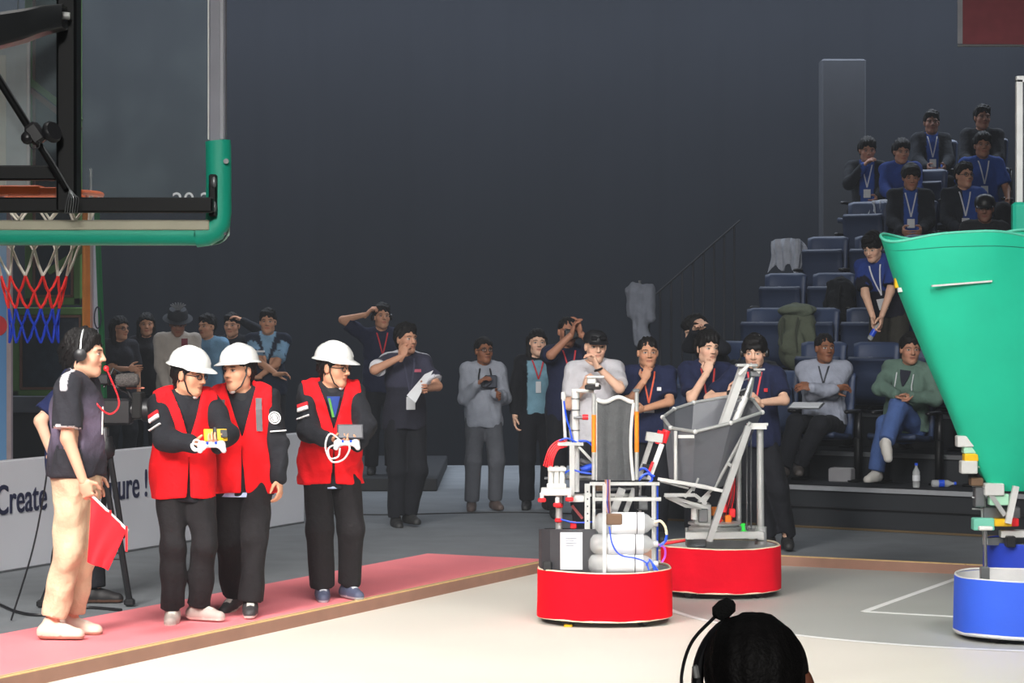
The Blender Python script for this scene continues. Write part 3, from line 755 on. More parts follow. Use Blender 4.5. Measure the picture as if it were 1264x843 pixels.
# ------------------------------------------------------------------ far left: picture window with green bars, printed board, flag
M_GFRAME = mat('green_frame', s2l(96, 140, 60), .5); M_OFRAME = mat('rust_frame', s2l(130, 86, 60), .5)
def foliage_mat():
    m = mat('dark_foliage_pane', s2l(26, 40, 48), .3, var=.6, scale=7, bump=.2, bscale=20); return m
M_FOL = foliage_mat()
def window(n, x0, x1, y0, y1, d, frame):
    a, b = at(x0, y1, d), at(x1, y0, d); c = (a + b) / 2; w, h = b.x - a.x, b.z - a.z
    o = struct(MB().box((c.x, d + .05, c.z), (w, .04, h)).build('window_%d' % n, M_FOL))
    t = .085
    for (cx, cz, sx, sz) in ((a.x, c.z, t, h + t), (b.x, c.z, t, h + t), (c.x, a.z, w + t, t), (c.x, b.z, w + t, t)): MB().rbox((cx, d, cz), (sx, .09, sz), .01).build('window_frame', frame, o)
    t2 = .03
    for (cx, cz, sx, sz) in ((a.x + .06, c.z, t2, h - .1), (b.x - .06, c.z, t2, h - .1), (c.x, a.z + .06, w - .1, t2), (c.x, b.z - .06, w - .1, t2)): MB().rbox((cx, d - .02, cz), (sx, .05, sz), .006).build('inner_bead', M_OFRAME, o)
    return o
window(1, 20, 106, 384, 486, 27.5, M_GFRAME)
w2 = window(2, 36, 96, -12, 372, 27.6, M_GFRAME)
a, b = at(37, 100, 27.45), at(100, 150, 27.45); MB().bar(a, b, .09, .07).build('slanted_bar', M_GFRAME, w2); MB().bar(a - Vector((0, .01, .1)), b - Vector((0, .01, .1)), .06, .06).build('slanted_bar', M_OFRAME, w2)
a, b = at(60, 336, 27.45), at(104, 306, 27.45); MB().bar(a, b, .09, .07).build('slanted_bar', M_GFRAME, w2)
lg = at(40, 498, 27.2); struct(MB().box((-5.85, 27.3, lg.z), (2.6, .5, .16)).build('window_sill', mat('sill_grey', s2l(96, 98, 104), .6)))
struct(MB().box((-5.85, 27.45, lg.z / 2 - .05), (2.6, .3, lg.z - .12)).build('wall_sill', M_PLAT))
def board_mat():
    m = mat('printed_board', (1, 1, 1), .5); nt = m.node_tree; N, L = nt.nodes, nt.links; b = N['Principled BSDF']
    for l in list(b.inputs['Base Color'].links): L.remove(l)
    tc = [n for n in N if n.type == 'TEX_COORD'][0]; sp = N.new('ShaderNodeSeparateXYZ'); L.new(tc.outputs['Object'], sp.inputs[0])
    mr = N.new('ShaderNodeMapRange'); mr.inputs['From Min'].default_value = .3; mr.inputs['From Max'].default_value = 4.8; L.new(sp.outputs['Z'], mr.inputs['Value'])
    cr = N.new('ShaderNodeValToRGB'); L.new(mr.outputs['Result'], cr.inputs[0]); e = cr.color_ramp.elements
    e[0].position = 0; e[0].color = (*s2l(120, 175, 225), 1); e[1].position = 1; e[1].color = (*s2l(120, 180, 236), 1)
    x = cr.color_ramp.elements.new(.40); x.color = (*s2l(95, 160, 225), 1); x = cr.color_ramp.elements.new(.52); x.color = (*s2l(170, 205, 232), 1)
    L.new(cr.outputs[0], b.inputs['Base Color']); return m
bd = 24.2; ba, bb = at(-90, 560, bd), at(12, 262, bd)
t = thing('display_board', 'sky blue printed board with a red disc at the far left edge', 'board', ((ba.x + bb.x) / 2, bd, 0))
W_, H_ = bb.x - ba.x, bb.z
MB().rbox((0, 0, H_ / 2 + .02), (W_, .06, H_ - .04), .006).build('panel', board_mat(), t)
for sx in (-1, 1): MB().box((sx * W_ / 2, 0, H_ / 2), (.045, .09, H_)).build('side_frame', mat('rose_frame', s2l(196, 176, 178), .6), t)
for sx in (-1, 1): MB().rbox((sx * W_ / 3, .0, .012), (.08, .6, .024), .006).build('foot', M_STEEL, t)
c = at(-4, 402, bd - .04) - t.location; MB().lathe([(.001, -.01), (.105, -.01), (.105, .01), (.001, .01)], c, 28, (0, -1, 0)).build('red_disc', M_RED, t, True)
hs_a, hs_b = at(-95, 256, 23.4), at(37, 47, 23.4)
t = thing('hanging_screen', 'pale grey hanging screen seen through the glass backboard at the left edge', 'screen', ((hs_a.x + hs_b.x) / 2, 23.4, hs_a.z))
W_, H_ = hs_b.x - hs_a.x, hs_b.z - hs_a.z
MB().rbox((0, 0, H_ / 2), (W_, .05, H_), .008).build('panel', mat('screen_grey', s2l(196, 206, 206), .6), t)
for sx in (-1, 1): MB().rbox((sx * (W_ / 2 - .01), -.02, H_ / 2), (.03, .04, H_), .004).build('side_frame', M_WHITE, t)
MB().rbox((-.08, -.03, H_ / 2 - .02), (W_ * .72, .012, H_ * .82), .004).build('pale_inset', mat('pale_inset', s2l(222, 226, 214), .6), t)
for sx in (-.4, .4): MB().tube([(sx, 0, H_), (sx, 0, H_ + 2.2)], .006, 6).build('suspension_wire', M_STEEL, t, True)
# national flag on a pole
fd = 25.2; p = at(112, 560, fd)
t = thing('flag', 'saffron, white and green flag with a blue wheel hanging on a pole', 'flag', (p.x, fd, 0))
MB().tube([(0.02, 0.0, .02), (0.0, 0, 3.32)], .014, 8).build('pole', M_ALU, t, True)
MB().lathe([(.16, 0), (.16, .015), (.03, .03), (.02, .08)], (0.02, 0, 0), 18).build('base', M_STEEL, t, True)
MB().lathe([(.004, .09), (.02, .07), (.014, .03), (.022, .0)], (0, 0, 3.32), 10).build('finial', M_ALU, t, True)
zt, zb_ = 3.15, .88
def flag_rows(u0, u1, n):
    rows = []
    for z in np.linspace(zt, zb_, 24):
        f = (zt - z) / (zt - zb_); rows.append([(-.075 + u * (.16 + .10 * f), -.03 - .035 * math.sin(u * 11 + f * 2) , z - .06 * u) for u in np.linspace(u0, u1, n)])
    return rows
for nm, u0, u1, c in (('saffron_band', 0, .45, s2l(226, 140, 60)), ('white_band', .45, .72, s2l(205, 205, 215)), ('green_band', .72, 1.0, s2l(30, 120, 70))):
    MB().strip(flag_rows(u0, u1, 8), .006).build(nm, mat(nm, c, .8), t, True)
wz = CAM_H - (392 - HY) / F_PX * fd
MB().tube([(.085 + .034 * math.cos(a), -.075, wz + .11 * math.sin(a)) for a in np.linspace(0, 6.28, 24, endpoint=False)], .007, 6, closed=True).build('blue_wheel', M_INK, t, True)
# red hanging banner high on the right
hb = at(1182, 55, 24.0); t = thing('hanging_banner', 'red banner with a white edge hanging high above the stand', 'banner', (hb.x, 24.0, hb.z))
MB().strip([[(x, .03 * math.sin(x * 6), z) for x in np.linspace(.05, 2.2, 20)] for z in np.linspace(.0, 2.4, 6)], .008).build('cloth', mat('banner_red', s2l(190, 92, 100), .8), t, True)
MB().strip([[(x, .0, z) for x in (0, .05)] for z in (.01, 2.4)], .010).build('white_edge', mat('banner_white', s2l(215, 215, 220), .8), t)
MB().tube([(-.0, .0, -.01), (2.2, .0, -.01)], .014, 8).build('bottom_rod', M_ALU, t, True)
# faint grey pillar behind the top rows
pa, pb = at(1015, 72, 29.0), at(1070, 72, 29.0)
struct(MB().rbox(((pa.x + pb.x) / 2, 29.2, pa.z / 2), (pb.x - pa.x, .3, pa.z), .02).build('wall_pillar', mat('pillar_grey', s2l(46, 48, 54), .8)))
# ------------------------------------------------------------------ the people
def lin(*c): return np.array(s2l(*c), f32)
def sleeve_t(s, v):
    best = np.full(len(v), -1.0)
    for q in 'rl':
        a, b = A(s.S[q]), A(s.E[q]); ab = b - a; t = ((v - a) @ ab) / float(ab @ ab); r = np.linalg.norm(v - a - t[:, None] * ab, axis=1)
        best = np.where((r < .08) & (t > .15) & (t < 1.05), np.maximum(best, t), best)
    return best
def chest(s, v): return ((v - A(s.W)) @ np.array(s.Rc, f32)) / s.sk
BLK = lin(30, 31, 36); NAVY = lin(30, 36, 66); KHAKI = lin(206, 182, 152)
WZ = .074
def walk_d(y): return (CAM_H - WZ) * F_PX / (y - HY)

# --- man with the red flag
p = Person('man in a dark jersey and beige trousers holding a red flag', 80, 13.75, face=84, h=1.71, zb=WZ, lod=0, skin=lin(216, 166, 138), hair='short', bulk=1.13, lean=2, hip=(0, .07, .945),
           head=(6, -3, 0), rh=(103, 594, .24), re=(-.9, .25, -.3), rf=(64, 771, .14, 0), lf=(88, 765, -.10, 0), rfoot=(2, 0), lfoot=(-4, 0), rdir=(.30, .0, -.9), rpalm=(.25, -1, .1), curl=(.85, .4))
def jersey(v, p=p):
    q = chest(p, v); t = sleeve_t(p, v); c = np.tile(lin(46, 44, 52), (len(v), 1))
    g = np.clip(1 - np.abs(q[:, 2] - .10) / .2, 0, 1)[:, None]; c = c * (1 - g) + lin(112, 100, 122) * g
    c[np.abs(q[:, 0]) > .168] = lin(44, 44, 50); c[(np.abs(q[:, 1] + .02) < .018) & (q[:, 2] > .30)] = lin(205, 203, 208); c[(t > .74) & (np.abs(q[:, 0]) > .16)] = lin(225, 225, 225); return c
p.top(jersey, 'short', g=.026, hem=-.03, name='shirt', fold=.006)
p.trousers(lambda v: np.tile(KHAKI, (len(v), 1)), g=.022, loose=.004, length=.90, fold=.009)
p.shoes(lin(226, 202, 184), sole=lin(168, 128, 108), laces=lin(235, 225, 215))
p.headphones(M_BLACK, band=M_ALU)
for sg in (1,):
    p.put('red_cord', MB().tube(curve_pts([p.ch((.06, .05, .34)), p.ch((.07, .13, .22)), p.ch((.05, .20, .17)), p.ch((.02, .24, .24)), p.hh((.04, .13, -.075))], 6), .005, 6), M_RED)
p.put('red_microphone', MB().sphere((.03, .125, -.072), .016, 10), M_RED, 'h')
p.put('chest_print', MB().rbox((.03, p.front(.03, .13) + .0, .13), (.012, .008, .16), .002), M_WHITE, 'c', smooth=False)
# his flag: stick + cloth
hpos = p.hp('r', (0, .075, -.025)); wp = p.root.matrix_basis @ hpos
fs = thing('hand_flag', 'small bright red flag on a short white stick', 'flag', wp)
a = Vector((0, 0, 0)); b = at(158, 655, 13.35) - wp
MB().tube([a - (b - a) * .10, b], .008, 8).build('stick', M_WHITE, fs, True)
e1, e2 = at(108, 694, 13.38) - wp, at(134, 704, 13.36) - wp; rows = []
for u in np.linspace(0, 1, 10):
    rows.append([(a + (b - a) * (.04 + .92 * w)) * (1 - u) + (e1 + (e2 - e1) * w) * u + Vector((0, .02 * math.sin(w * 7 + u * 3), 0)) for w in np.linspace(0, 1, 12)])
MB().strip(rows, .003).build('cloth', mat('flag_red', s2l(246, 10, 30), .75, var=.04), fs, True)
for w in (.55, .97): MB().strip([[a + (b - a) * w + Vector((-.006 + .012 * k, -.012, .02 - .04 * j - (.10 if w > .9 else .0) * j)) for k in (0, 1)] for j in (0, .5, 1.0)], .002).build('ribbon_tie', M_RED, fs)

# --- the three helmeted team members
JK = lin(34, 35, 40); RED = lin(238, 18, 28); M_PATCHR = mat('patch_red', s2l(205, 30, 40), .7); M_PATCHW = mat('patch_white', s2l(235, 235, 235), .7)
def team(label, px, y, **k):
    p = Person(label, px, walk_d(y), zb=WZ, lod=0, skin=lin(214, 160, 128), hair='short', **k)
    p.top(lambda v: np.tile(JK, (len(v), 1)), 'long', g=.026, gt=.016, hem=-.16, name='jacket', fold=.006, neck=.056)
    p.put('collar', MB().lathe([(.058, 0), (.066, .0), (.060, .05), (.052, .05)], (0, 0.018, .315), 20, sx=1.05, sy=1.0), mat('jacket_black', s2l(34, 35, 40), .8), 'c')
    p.vest(lambda v: np.tile(RED, (len(v), 1)), zv=.075, hem=-.135, split=.05)
    p.trousers(lambda v: np.tile(lin(32, 30, 32), (len(v), 1)), g=.020, loose=.016, length=.985, fold=.009)
    p.helmet(); return p
def sleeve_patch(p, q, dv, flag=True):
    m = p.S[q] + (p.E[q] - p.S[q]) * .5; n = p.img(dv); ax = (p.E[q] - p.S[q]).normalized(); n = (n - ax * n.dot(ax)).normalized(); x = ax.cross(n)
    R = Matrix((x, -ax, n)).transposed(); c = m + n * .0745
    if flag:
        p.put('flag_patch', MB().box(c - ax * .016, (.075, .026, .012), R), M_PATCHR, smooth=False); p.put('flag_patch', MB().box(c + ax * .012, (.075, .026, .012), R), M_PATCHW, smooth=False)
        p.put('sleeve_lettering', MB().box(c + ax * .075, (.09, .008, .010), R), M_PATCHW, smooth=False)
    else:
        mb = MB(); 
        for k in range(3): mb.tube([c + x * (.036 - k * .012) * math.cos(a) + ax * (.036 - k * .012) * math.sin(a) for a in np.linspace(0, 6.28, 16, endpoint=False)], .004, 5, closed=True)
        mb.box(c, (.012, .05, .010), R); p.put('round_emblem', mb, M_PATCHW, smooth=False); p.put('sleeve_lettering', MB().bar(c + ax * .09 - x * .05 + n*.002, c + ax * .075 + x * .05+ n*.002, .007), M_PATCHW, smooth=False)
c1 = team('man in white helmet, glasses and red vest holding a yellow controller', 227, 766, face=22, h=1.585, lean=3, hip=(0, 0, .93), head=(42, -10, 0), rh=(242, 550, .34), lh=(270, 549, .33),
          re=(-.75, .1, -.7), le=(.7, -.2, -.7), rf=(213, 753, .06, 0), lf=(245, 748, .0, 0), rfoot=(-18, 0), lfoot=(45, 0), curl=(.6, .6), rdir=(.85, .4, .05), ldir=(-.3, .9, .1), rpalm=(.1, -.2, 1), lpalm=(-.2, 0, 1))
c1.glasses(); c1.shoes(lin(186, 174, 166), sole=lin(222, 216, 206), laces=lin(225, 220, 210)); sleeve_patch(c1, 'r', (-.5, 1, 0))
c2 = team('man in white helmet and red vest looking left, walking with his arm hanging', 301, 757, face=4, h=1.595, lean=4, side=2, hip=(0, 0, .93), head=(-42, 0, 4), rh=(268, 600, -.16), lh=(345, 596, .08),
          re=(-.8, -.3, -.3), le=(.9, -.2, .1), rf=(289, 735, -.15, 0), lf=(309, 743, .14, 0), rfoot=(-25, -12), lfoot=(2, 0), curl=(.4, .35), ldir=(.12, .15, -1), lpalm=(-1, -.3, 0))
c2.shoes(lin(58, 56, 58), sole=lin(205, 200, 192), laces=lin(226, 222, 214)); sleeve_patch(c2, 'l', (.45, 1, 0), False)
c2.put('shirt_hem', MB().lathe([(.165, 0), (.172, -.028), (.168, -.028), (.16, 0)], c2.P + Vector((0, -.006, -.118)), 28, sx=1.02, sy=.76), mat('pale_blue_cotton', s2l(176, 190, 226), .8))
c2.put('wristband', MB().tube([c2.hp('l', (.030 * math.cos(a), -.012, .024 * math.sin(a))) for a in np.linspace(0, 6.28, 14, endpoint=False)], .009, 6, closed=True), M_BLACK)
for x in (-.115, .125): c2.put('backpack_strap', MB().strip([[(x - .02, c2.front(x, z) + .006, z), (x + .02, c2.front(x, z) + .006, z)] for z in np.linspace(.12, .33, 7)], .006), mat('strap_grey', s2l(96, 96, 100), .8), 'c', smooth=False)
c3 = team('man in white helmet, glasses and red vest holding a dark tablet controller, standing apart', 408, 739, face=14, h=1.60, lean=2, hip=(0, 0, .93), head=(48, -6, 0), rh=(412, 547, .34), lh=(440, 549, .33),
          re=(-.75, .0, -.7), le=(.8, -.2, -.7), rf=(398, 725, .05, 0), lf=(430, 722, -.03, 0), rfoot=(-6, 0), lfoot=(18, 0), curl=(.6, .6), rdir=(.75, .5, .05), ldir=(-.6, .6, .1), rpalm=(.1, -.2, 1), lpalm=(-.2, 0, 1))
c3.glasses(); c3.shoes(lin(78, 84, 108), sole=lin(170, 172, 178), laces=lin(210, 212, 216)); sleeve_patch(c3, 'r', (-.35, 1, 0))
c3.put('inner_shirt', MB().strip([[(x, .105 - abs(x) * .4, z) for x in (-.03 * f, 0, .03 * f)] for z, f in ((.17, .1), (.25, .8), (.31, 1.3))], .02), mat('team_blue', s2l(42, 70, 150), .8), 'c')
c3.put('lanyard_strap', MB().strip([[(.005 + .03 * t - .008, .13, .17 + .13 * t), (.005 + .03 * t + .008, .13, .17 + .13 * t)] for t in (0, .5, 1)], .004), mat('lanyard_green', s2l(90, 160, 60), .7), 'c', smooth=False)
c3.put('shirt_hem', MB().lathe([(.165, 0), (.172, -.022), (.168, -.022), (.16, 0)], c3.P + Vector((0, -.006, -.130)), 28, sx=1.02, sy=.76), mat('pale_blue_cotton', s2l(176, 190, 226), .8))

# --- things in their hands
def gamepad(label, pw, tilt, screen, cable, yaw=0):
    t = thing('game_controller', label, 'controller', pw, 0)
    R = Rz(yaw) @ Rx(tilt)
    F = Field(.0045); F.cone((-.055, 0, 0), (.055, 0, 0), .022, .022, k=.01, u=(0, 0, 1), s=.7)
    for sg in (-1, 1): F.cone((sg * .055, .0, 0), (sg * .068, -.06, -.006), .024, .016, k=.015)
    v, f = F.mesh(); o = link_mesh('shell', np_mesh('shell', [(v @ np.array(R, f32).T, f)], [lin(222, 224, 230)]), mat('controller_shell', attr=True, rough=.4, var=.02), t)
    for sg in (-1, 1): MB().cyl(R @ Vector((sg * .025, -.012, .012)), R @ Vector((sg * .025, -.012, .024)), .008, 12).build('thumb_stick', M_BLUE, t, True)
    return t, R
cw = lambda p, px, py, t: p.root.matrix_basis @ p.K(px, py, t)
pc = cw(c1, 261, 549, .42)
t, R = gamepad('white game controller with a yellow and black phone mount, held by the bespectacled helmeted man', pc, 25, None, None, 10)
R2 = Rz(15) @ Rx(62)
MB().rbox((.02, .03, .055), (.135, .075, .014), .004, R2).build('phone_mount', M_YELLOW, t)
MB().rbox((.018, .020, .062), (.022, .085, .016), .004, R2).build('mount_clip', M_BLACK, t); MB().rbox((.07, .018, .064), (.04, .05, .006), .002, R2).build('mount_pad', M_BLACK, t)
MB().tube(curve_pts([(-.03, 0, 0), (-.09, -.02, .03), (-.10, -.04, -.01), (-.05, -.05, -.03), (-.02, -.03, 0)], 6), .006, 6).build('cable', M_WHITE, t, True)
MB().tube(curve_pts([(-.05, -.01, 0), (-.11, -.03, .005), (-.09, -.06, -.03), (-.03, -.05, -.02)], 6), .006, 6).build('cable', M_WHITE, t, True)
pc = cw(c3, 428, 547, .42)
t, R = gamepad('white and blue game controller with a dark tablet, held by the helmeted man standing apart', pc, 20, None, None, 5)
R2 = Rz(8) @ Rx(65)
MB().rbox((.02, .03, .07), (.165, .10, .012), .004, R2).build('tablet', mat('tablet_dark', s2l(44, 44, 52), .3), t)
MB().rbox((.02, .022, .071), (.15, .086, .006), .002, R2).build('tablet_screen', mat('tablet_glass', s2l(58, 58, 66), .15), t)
MB().tube(curve_pts([(-.02, 0, 0), (-.10, -.02, .06), (-.13, -.04, -.02), (-.09, -.05, -.11), (-.02, -.05, -.10), (.02, -.04, -.04), (.01, 0, 0)], 7), .006, 6).build('cable', M_WHITE, t, True)
MB().tube(curve_pts([(-.05, 0, 0), (-.11, -.03, -.03), (-.10, -.05, -.09), (-.05, -.06, -.08), (-.04, -.03, -.03)], 6), .006, 6).build('cable', M_WHITE, t, True)

# --- camera operator, video camera, tripod
cd = 15.9
p = Person('camera operator in a navy shirt and headphones behind the man with the flag', 84, cd, face=100, h=1.74, lod=1, skin=LIGHT, hair='short', lean=4, hip=(0, .0, .93), head=(-6, -4, 0), rh=(66, 566, .25), re=(-.9, .3, -.6),
           lh=(160, 512, -.10), le=(.1, -.4, -1), rf=(70, 738, .0, 0), lf=(118, 734, -.05, 0), rfoot=(0, 0), lfoot=(-5, 0), curl=(.5, .5), rdir=(.8, .2, -.3))
p.top(lambda v: np.tile(lin(30, 38, 78), (len(v), 1)), 'short', g=.024, hem=-.1, fold=.006); p.trousers(lambda v: np.tile(BLK, (len(v), 1)), g=.02, loose=.012); p.shoes(lin(28, 26, 28), sole=lin(96, 66, 52), kind='dress'); p.headphones(M_BLACK, band=M_ALU)
tp = at(131, 560, 15.75); tp.z = 0
t = thing('tripod', 'black video tripod standing on the grey floor behind the man with the flag', 'tripod', tp)
tl = lambda px, py, dd=0: at(px, py, 15.75 + dd) - tp
ap = tl(130, 556)
for fx, fy, dd in ((52, 752, -.08), (160, 745, .0), (112, 722, .55)):
    e = tl(fx, fy, dd); e.z = .03; leg = MB()
    for o in (-.028, .028): leg.tube([ap + Vector((o, 0, -.02)), ap.lerp(e, .55) + Vector((o * .8, 0, 0))], .019, 8)
    leg.tube([ap.lerp(e, .45), e], .021, 8); lg = leg.build('leg', M_BLACK, t, True)
    MB().rbox(e + Vector((0, 0, .0)), (.07, .05, .05), .012).build('foot', M_BLACK, lg); MB().rbox(ap.lerp(e, .55), (.09, .045, .06), .01).build('leg_clamp', M_BLACK, lg)
MB().lathe([(.03, -.06), (.06, -.03), (.065, .02), (.05, .05), (.045, .09)], ap, 18).build('head', M_BLACK, t, True)
MB().lathe([(.052, .0), (.056, .0), (.056, .018), (.052, .018)], ap + Vector((0, 0, -.01)), 18).build('level_ring', M_ALU, t, True)
MB().tube([ap + Vector((-.03, 0, .08)), tl(58, 568, -.15)], .010, 8).build('pan_handle', M_BLACK, t, True)
sp = ap.copy(); 
MB().tube([tl(85, 690, .1) + Vector((0, 0, 0)), tl(150, 690, .1)], .008, 6).build('spreader', M_BLACK, t, True)
vp = at(142, 505, 15.75); t = thing('video_camera', 'large black shoulder video camera with a furry microphone on the tripod', 'camera', vp)
vl = lambda px, py, dd=0: at(px, py, 15.75 + dd) - vp
MB().rbox(vl(135, 508), (.30, .14, .17), .015).build('camera_body', M_BLACK, t)
MB().rbox(vl(120, 540), (.14, .10, .14), .01).build('mount_plate', M_STEEL, t)
MB().lathe([(.055, 0), (.062, .02), (.062, .12), (.075, .13), (.078, .20), (.07, .20)], vl(152, 506), 20, (1, 0, 0)).build('lens', M_BLACK, t, True)
MB().rbox(vl(171, 500), (.06, .19, .17), .008).build('lens_hood', mat('matte_black', (.008, .008, .008), .9), t)
mf = MB().lathe([(.01, 0), (.038, .01), (.045, .04), (.045, .12), (.035, .15), (.01, .16)], vl(142, 470, -.06), 16, (1, 0, .05)); mf.build('furry_microphone', mat('fur_grey', s2l(92, 88, 86), .95, var=.4, scale=90, bump=1, bscale=160), t, True)
MB().tube([vl(120, 478), vl(126, 470), vl(158, 484), vl(162, 492)], .012, 8).build('carry_handle', M_BLACK, t, True)
MB().rbox(vl(122, 468, -.05), (.14, .07, .07), .01).build('viewfinder', M_BLACK, t); MB().tube([vl(128, 478, -.05), vl(140, 455, -.02), vl(150, 462, 0)], .010, 8).build('viewfinder_arm', M_BLACK, t, True)
MB().rbox(vl(167, 479, -.02), (.12, .012, .012), .004).build('red_strip', mat('copper_strip', s2l(196, 120, 100), .4), t)
MB().tube(curve_pts([vl(120, 495, -.1), vl(113, 520, -.1), vl(118, 550, -.1), vl(126, 556, -.1)], 6), .012, 6).build('cable_loop', M_BLACK, t, True)
cb = ground(55, 745); t = tag(MB().tube(curve_pts([ground(-20, 738), ground(20, 757), ground(58, 761), ground(100, 752), ground(150, 755)], 8), .010, 6).build('floor_cable', M_BLACK, None, True), 'black cable lying on the grey floor by the tripod feet', 'cable'); t.location.z = .012
t = tag(MB().tube(curve_pts([at(60, 566, 15.55), at(54, 610, 15.55), at(40, 680, 15.5), ground(14, 765, .012)], 8), .006, 6).build('hanging_cable', M_BLACK, None, True), 'thin black cable hanging in front of the Create lettering', 'cable')

# --- spectators standing on the left, in the dark
TROU = lambda v: np.tile(lin(28, 29, 34), (len(v), 1))
def spectator(label, px, d, col, sleeve='short', zb=0.0, shoes=(.02, .02, .02), g=.022, hem=-.1, lod=2, trouser=TROU, **k):
    p = Person(label, px, d, zb=zb, lod=lod, **k); p.top((lambda v: np.tile(np.array(col, f32), (len(v), 1))) if not callable(col) else (lambda v: col(p, v)), sleeve, g=g, hem=hem)
    p.trousers(trouser, g=.018, loose=.012); p.shoes(shoes, sole=shoes); return p
PZ = .14
g1 = spectator('woman with glasses and dark hair behind the video camera', 147, 26.6, lin(44, 44, 50), zb=PZ, h=1.72, fem=True, hair='long', skin=TAN, face=25, head=(25, 0, 0), group=None, rh=(160, 455, .3)); g1.glasses()
g2 = spectator('woman with long dark hair dimly seen left of the man in the plumed hat', 181, 27.4, lin(40, 38, 42), zb=PZ, h=1.76, fem=True, hair='long', skin=TAN, face=0, head=(10, 0, 0))
g3 = spectator('man in a cream shirt, dark plumed hat and maroon sash', 219, 26.4, lin(176, 166, 156), 'long', zb=PZ, h=1.80, bulk=1.22, hair='short', skin=lin(150, 105, 84), face=10, head=(0, -22, 0), lh=(236, 470, .25), rh=(206, 478, .25), re=(-.8, 0, -.4))
ht = MB().lathe([(.155, .045), (.16, .050), (.11, .062), (.105, .12), (.09, .15), (.02, .158)], (0, -.008, 0), 24, sx=.95, sy=1.08); ho = g3.put('hat', ht, mat('hat_black', s2l(36, 38, 44), .8), 'h')
for a in np.linspace(-.9, .9, 7): g3.put('plume', MB().tube(curve_pts([(0, .03, .14), (.05 * math.sin(a), .04, .19), (.10 * math.sin(a), .03, .17 + .07 * math.cos(a))], 4), [.009] * 8 + [.004], 6), mat('plume_grey', s2l(120, 122, 126), .8), 'h', ho)
g3.put('sash', MB().strip([[(-.10 + .0 * z, g3.front(-.07, z) + .008, z), (-.035, g3.front(-.03, z) + .008, z)] for z in np.linspace(-.02, .33, 9)], .008), mat('maroon_cloth', s2l(112, 34, 46), .85), 'c', smooth=False)
g4 = spectator('man in a light blue shirt behind the plumed hat', 257, 27.2, lin(112, 150, 178), zb=PZ, h=1.74, skin=TAN, face=-15, head=(-20, 0, 0), hair='short')
g5 = spectator('dark figure raising a hand to the head behind the light blue shirt', 287, 27.6, lin(34, 36, 42), 'long', zb=PZ, h=1.75, skin=TAN, face=-10, lh=(300, 396, .2), le=(.9, 0, -.5))
def vestshirt(p, v):
    q = chest(p, v); t = sleeve_t(p, v); c = np.tile(lin(36, 42, 58), (len(v), 1)); c[t > .12] = lin(128, 164, 192); c[(np.abs(q[:, 0]) < np.clip((q[:, 2] - .10) * .3, 0, 1)) & (q[:, 1] > 0)] = lin(132, 168, 196); return c
g6 = spectator('man in a dark waistcoat over a pale blue shirt with folded arms', 331, 26.5, vestshirt, zb=PZ, h=1.80, bulk=1.08, skin=TAN, face=0, head=(0, 0, 0), rh=(342, 462, .27), lh=(318, 466, .24), re=(-.8, .2, -.6), le=(.8, .2, -.6), rdir=(1, .1, .1), ldir=(-1, .1, 0))
g6.patch(.07, .20, .10, .02, M_PATCHW, 'chest_print')
h1 = spectator('man in a navy shirt with a red lanyard lifting his headphones', 471, 26.6, lin(34, 38, 60), zb=PZ, h=1.86, bulk=1.1, skin=TAN, face=8, head=(10, 4, 0), rh=(453, 388, .1), re=(-1, .0, -.1), rdir=(.5, .2, .6), curl=(.7, .4)); h1.lanyard(s2l(200, 40, 50), .10, None); h1.headphones()
def polo(p, v):
    q = chest(p, v); t = sleeve_t(p, v); c = np.tile(lin(58, 58, 74), (len(v), 1)); c[q[:, 2] < .1] = lin(40, 40, 50); c[t > .70] = lin(215, 215, 220); c[(np.abs(q[:, 1]) < .02) & (q[:, 2] > .28)] = lin(205, 205, 212); return c
h2 = spectator('person with a hand at the mouth holding a white sheet of paper', 500, 21.7, polo, zb=0, lod=1, h=1.80, skin=lin(196, 144, 116), face=22, head=(18, 2, 0), hair='short', rh=(496, 440, .30), re=(-1, .2, -.5), rdir=(.35, .1, .9), rpalm=(.5, -1, 0), curl=(.8, .5), lh=(520, 481, .30), le=(.8, -.3, -.5), ldir=(.5, .7, .1), rf=(489, 640, .0, 0), lf=(505, 635, -.05, 0))
h2.lanyard(s2l(60, 60, 80), .02, (.08, .11)); h2.patch(-.075, .24, .06, .025, mat('patch_rose', s2l(190, 90, 110), .7))
pp = h2.root.matrix_basis @ h2.hp('l', (0, .08, -.02)); t = thing('paper_sheet', 'white sheet of paper held by the person with a hand at the mouth', 'paper', pp)
q = [at(*c) - pp for c in ((503, 492, 21.25), (512, 497, 21.25), (535, 463, 21.3), (529, 458, 21.3))]; q = [at(502, 488, 21.28) - pp, at(513, 497, 21.24) - pp, at(524, 462, 21.33) - pp, at(535, 457, 21.33) - pp]
MB().strip([[q[0], q[1]], [q[0].lerp(q[2], .5) + Vector((0, .02, 0)), q[1].lerp(q[3], .5) + Vector((0, .02, 0))], [q[2], q[3]]], .002).build('sheet', M_PAPER, t)
def greyknit(p, v): return np.tile(lin(146, 150, 160), (len(v), 1))
h3 = spectator('young person in a light grey sweater and grey trousers with folded arms', 597, 23.5, greyknit, 'long', lod=1, h=1.66, skin=BROWN, hair='bun', face=8, head=(14, 4, 0), rh=(589, 474, .20), lh=(611, 486, .20), re=(-.3, -.2, -1), le=(.3, -.2, -1), rdir=(.6, .2, .5), ldir=(.3, .4, -.1),
               trouser=lambda v: np.tile(lin(84, 86, 92), (len(v), 1)), shoes=(.10, .07, .06), rf=(582, 620, .05, 0), lf=(611, 618, 0, 0), lfoot=(14, 0)); h3.glasses()
h3.put('camera_strap', MB().tube(curve_pts([(.05, .10, .33), (.07, .16, .22), (.02, .17, .14), (-.06, .16, .20), (-.05, .10, .33)], 6), .008, 6), M_BLACK, 'c')
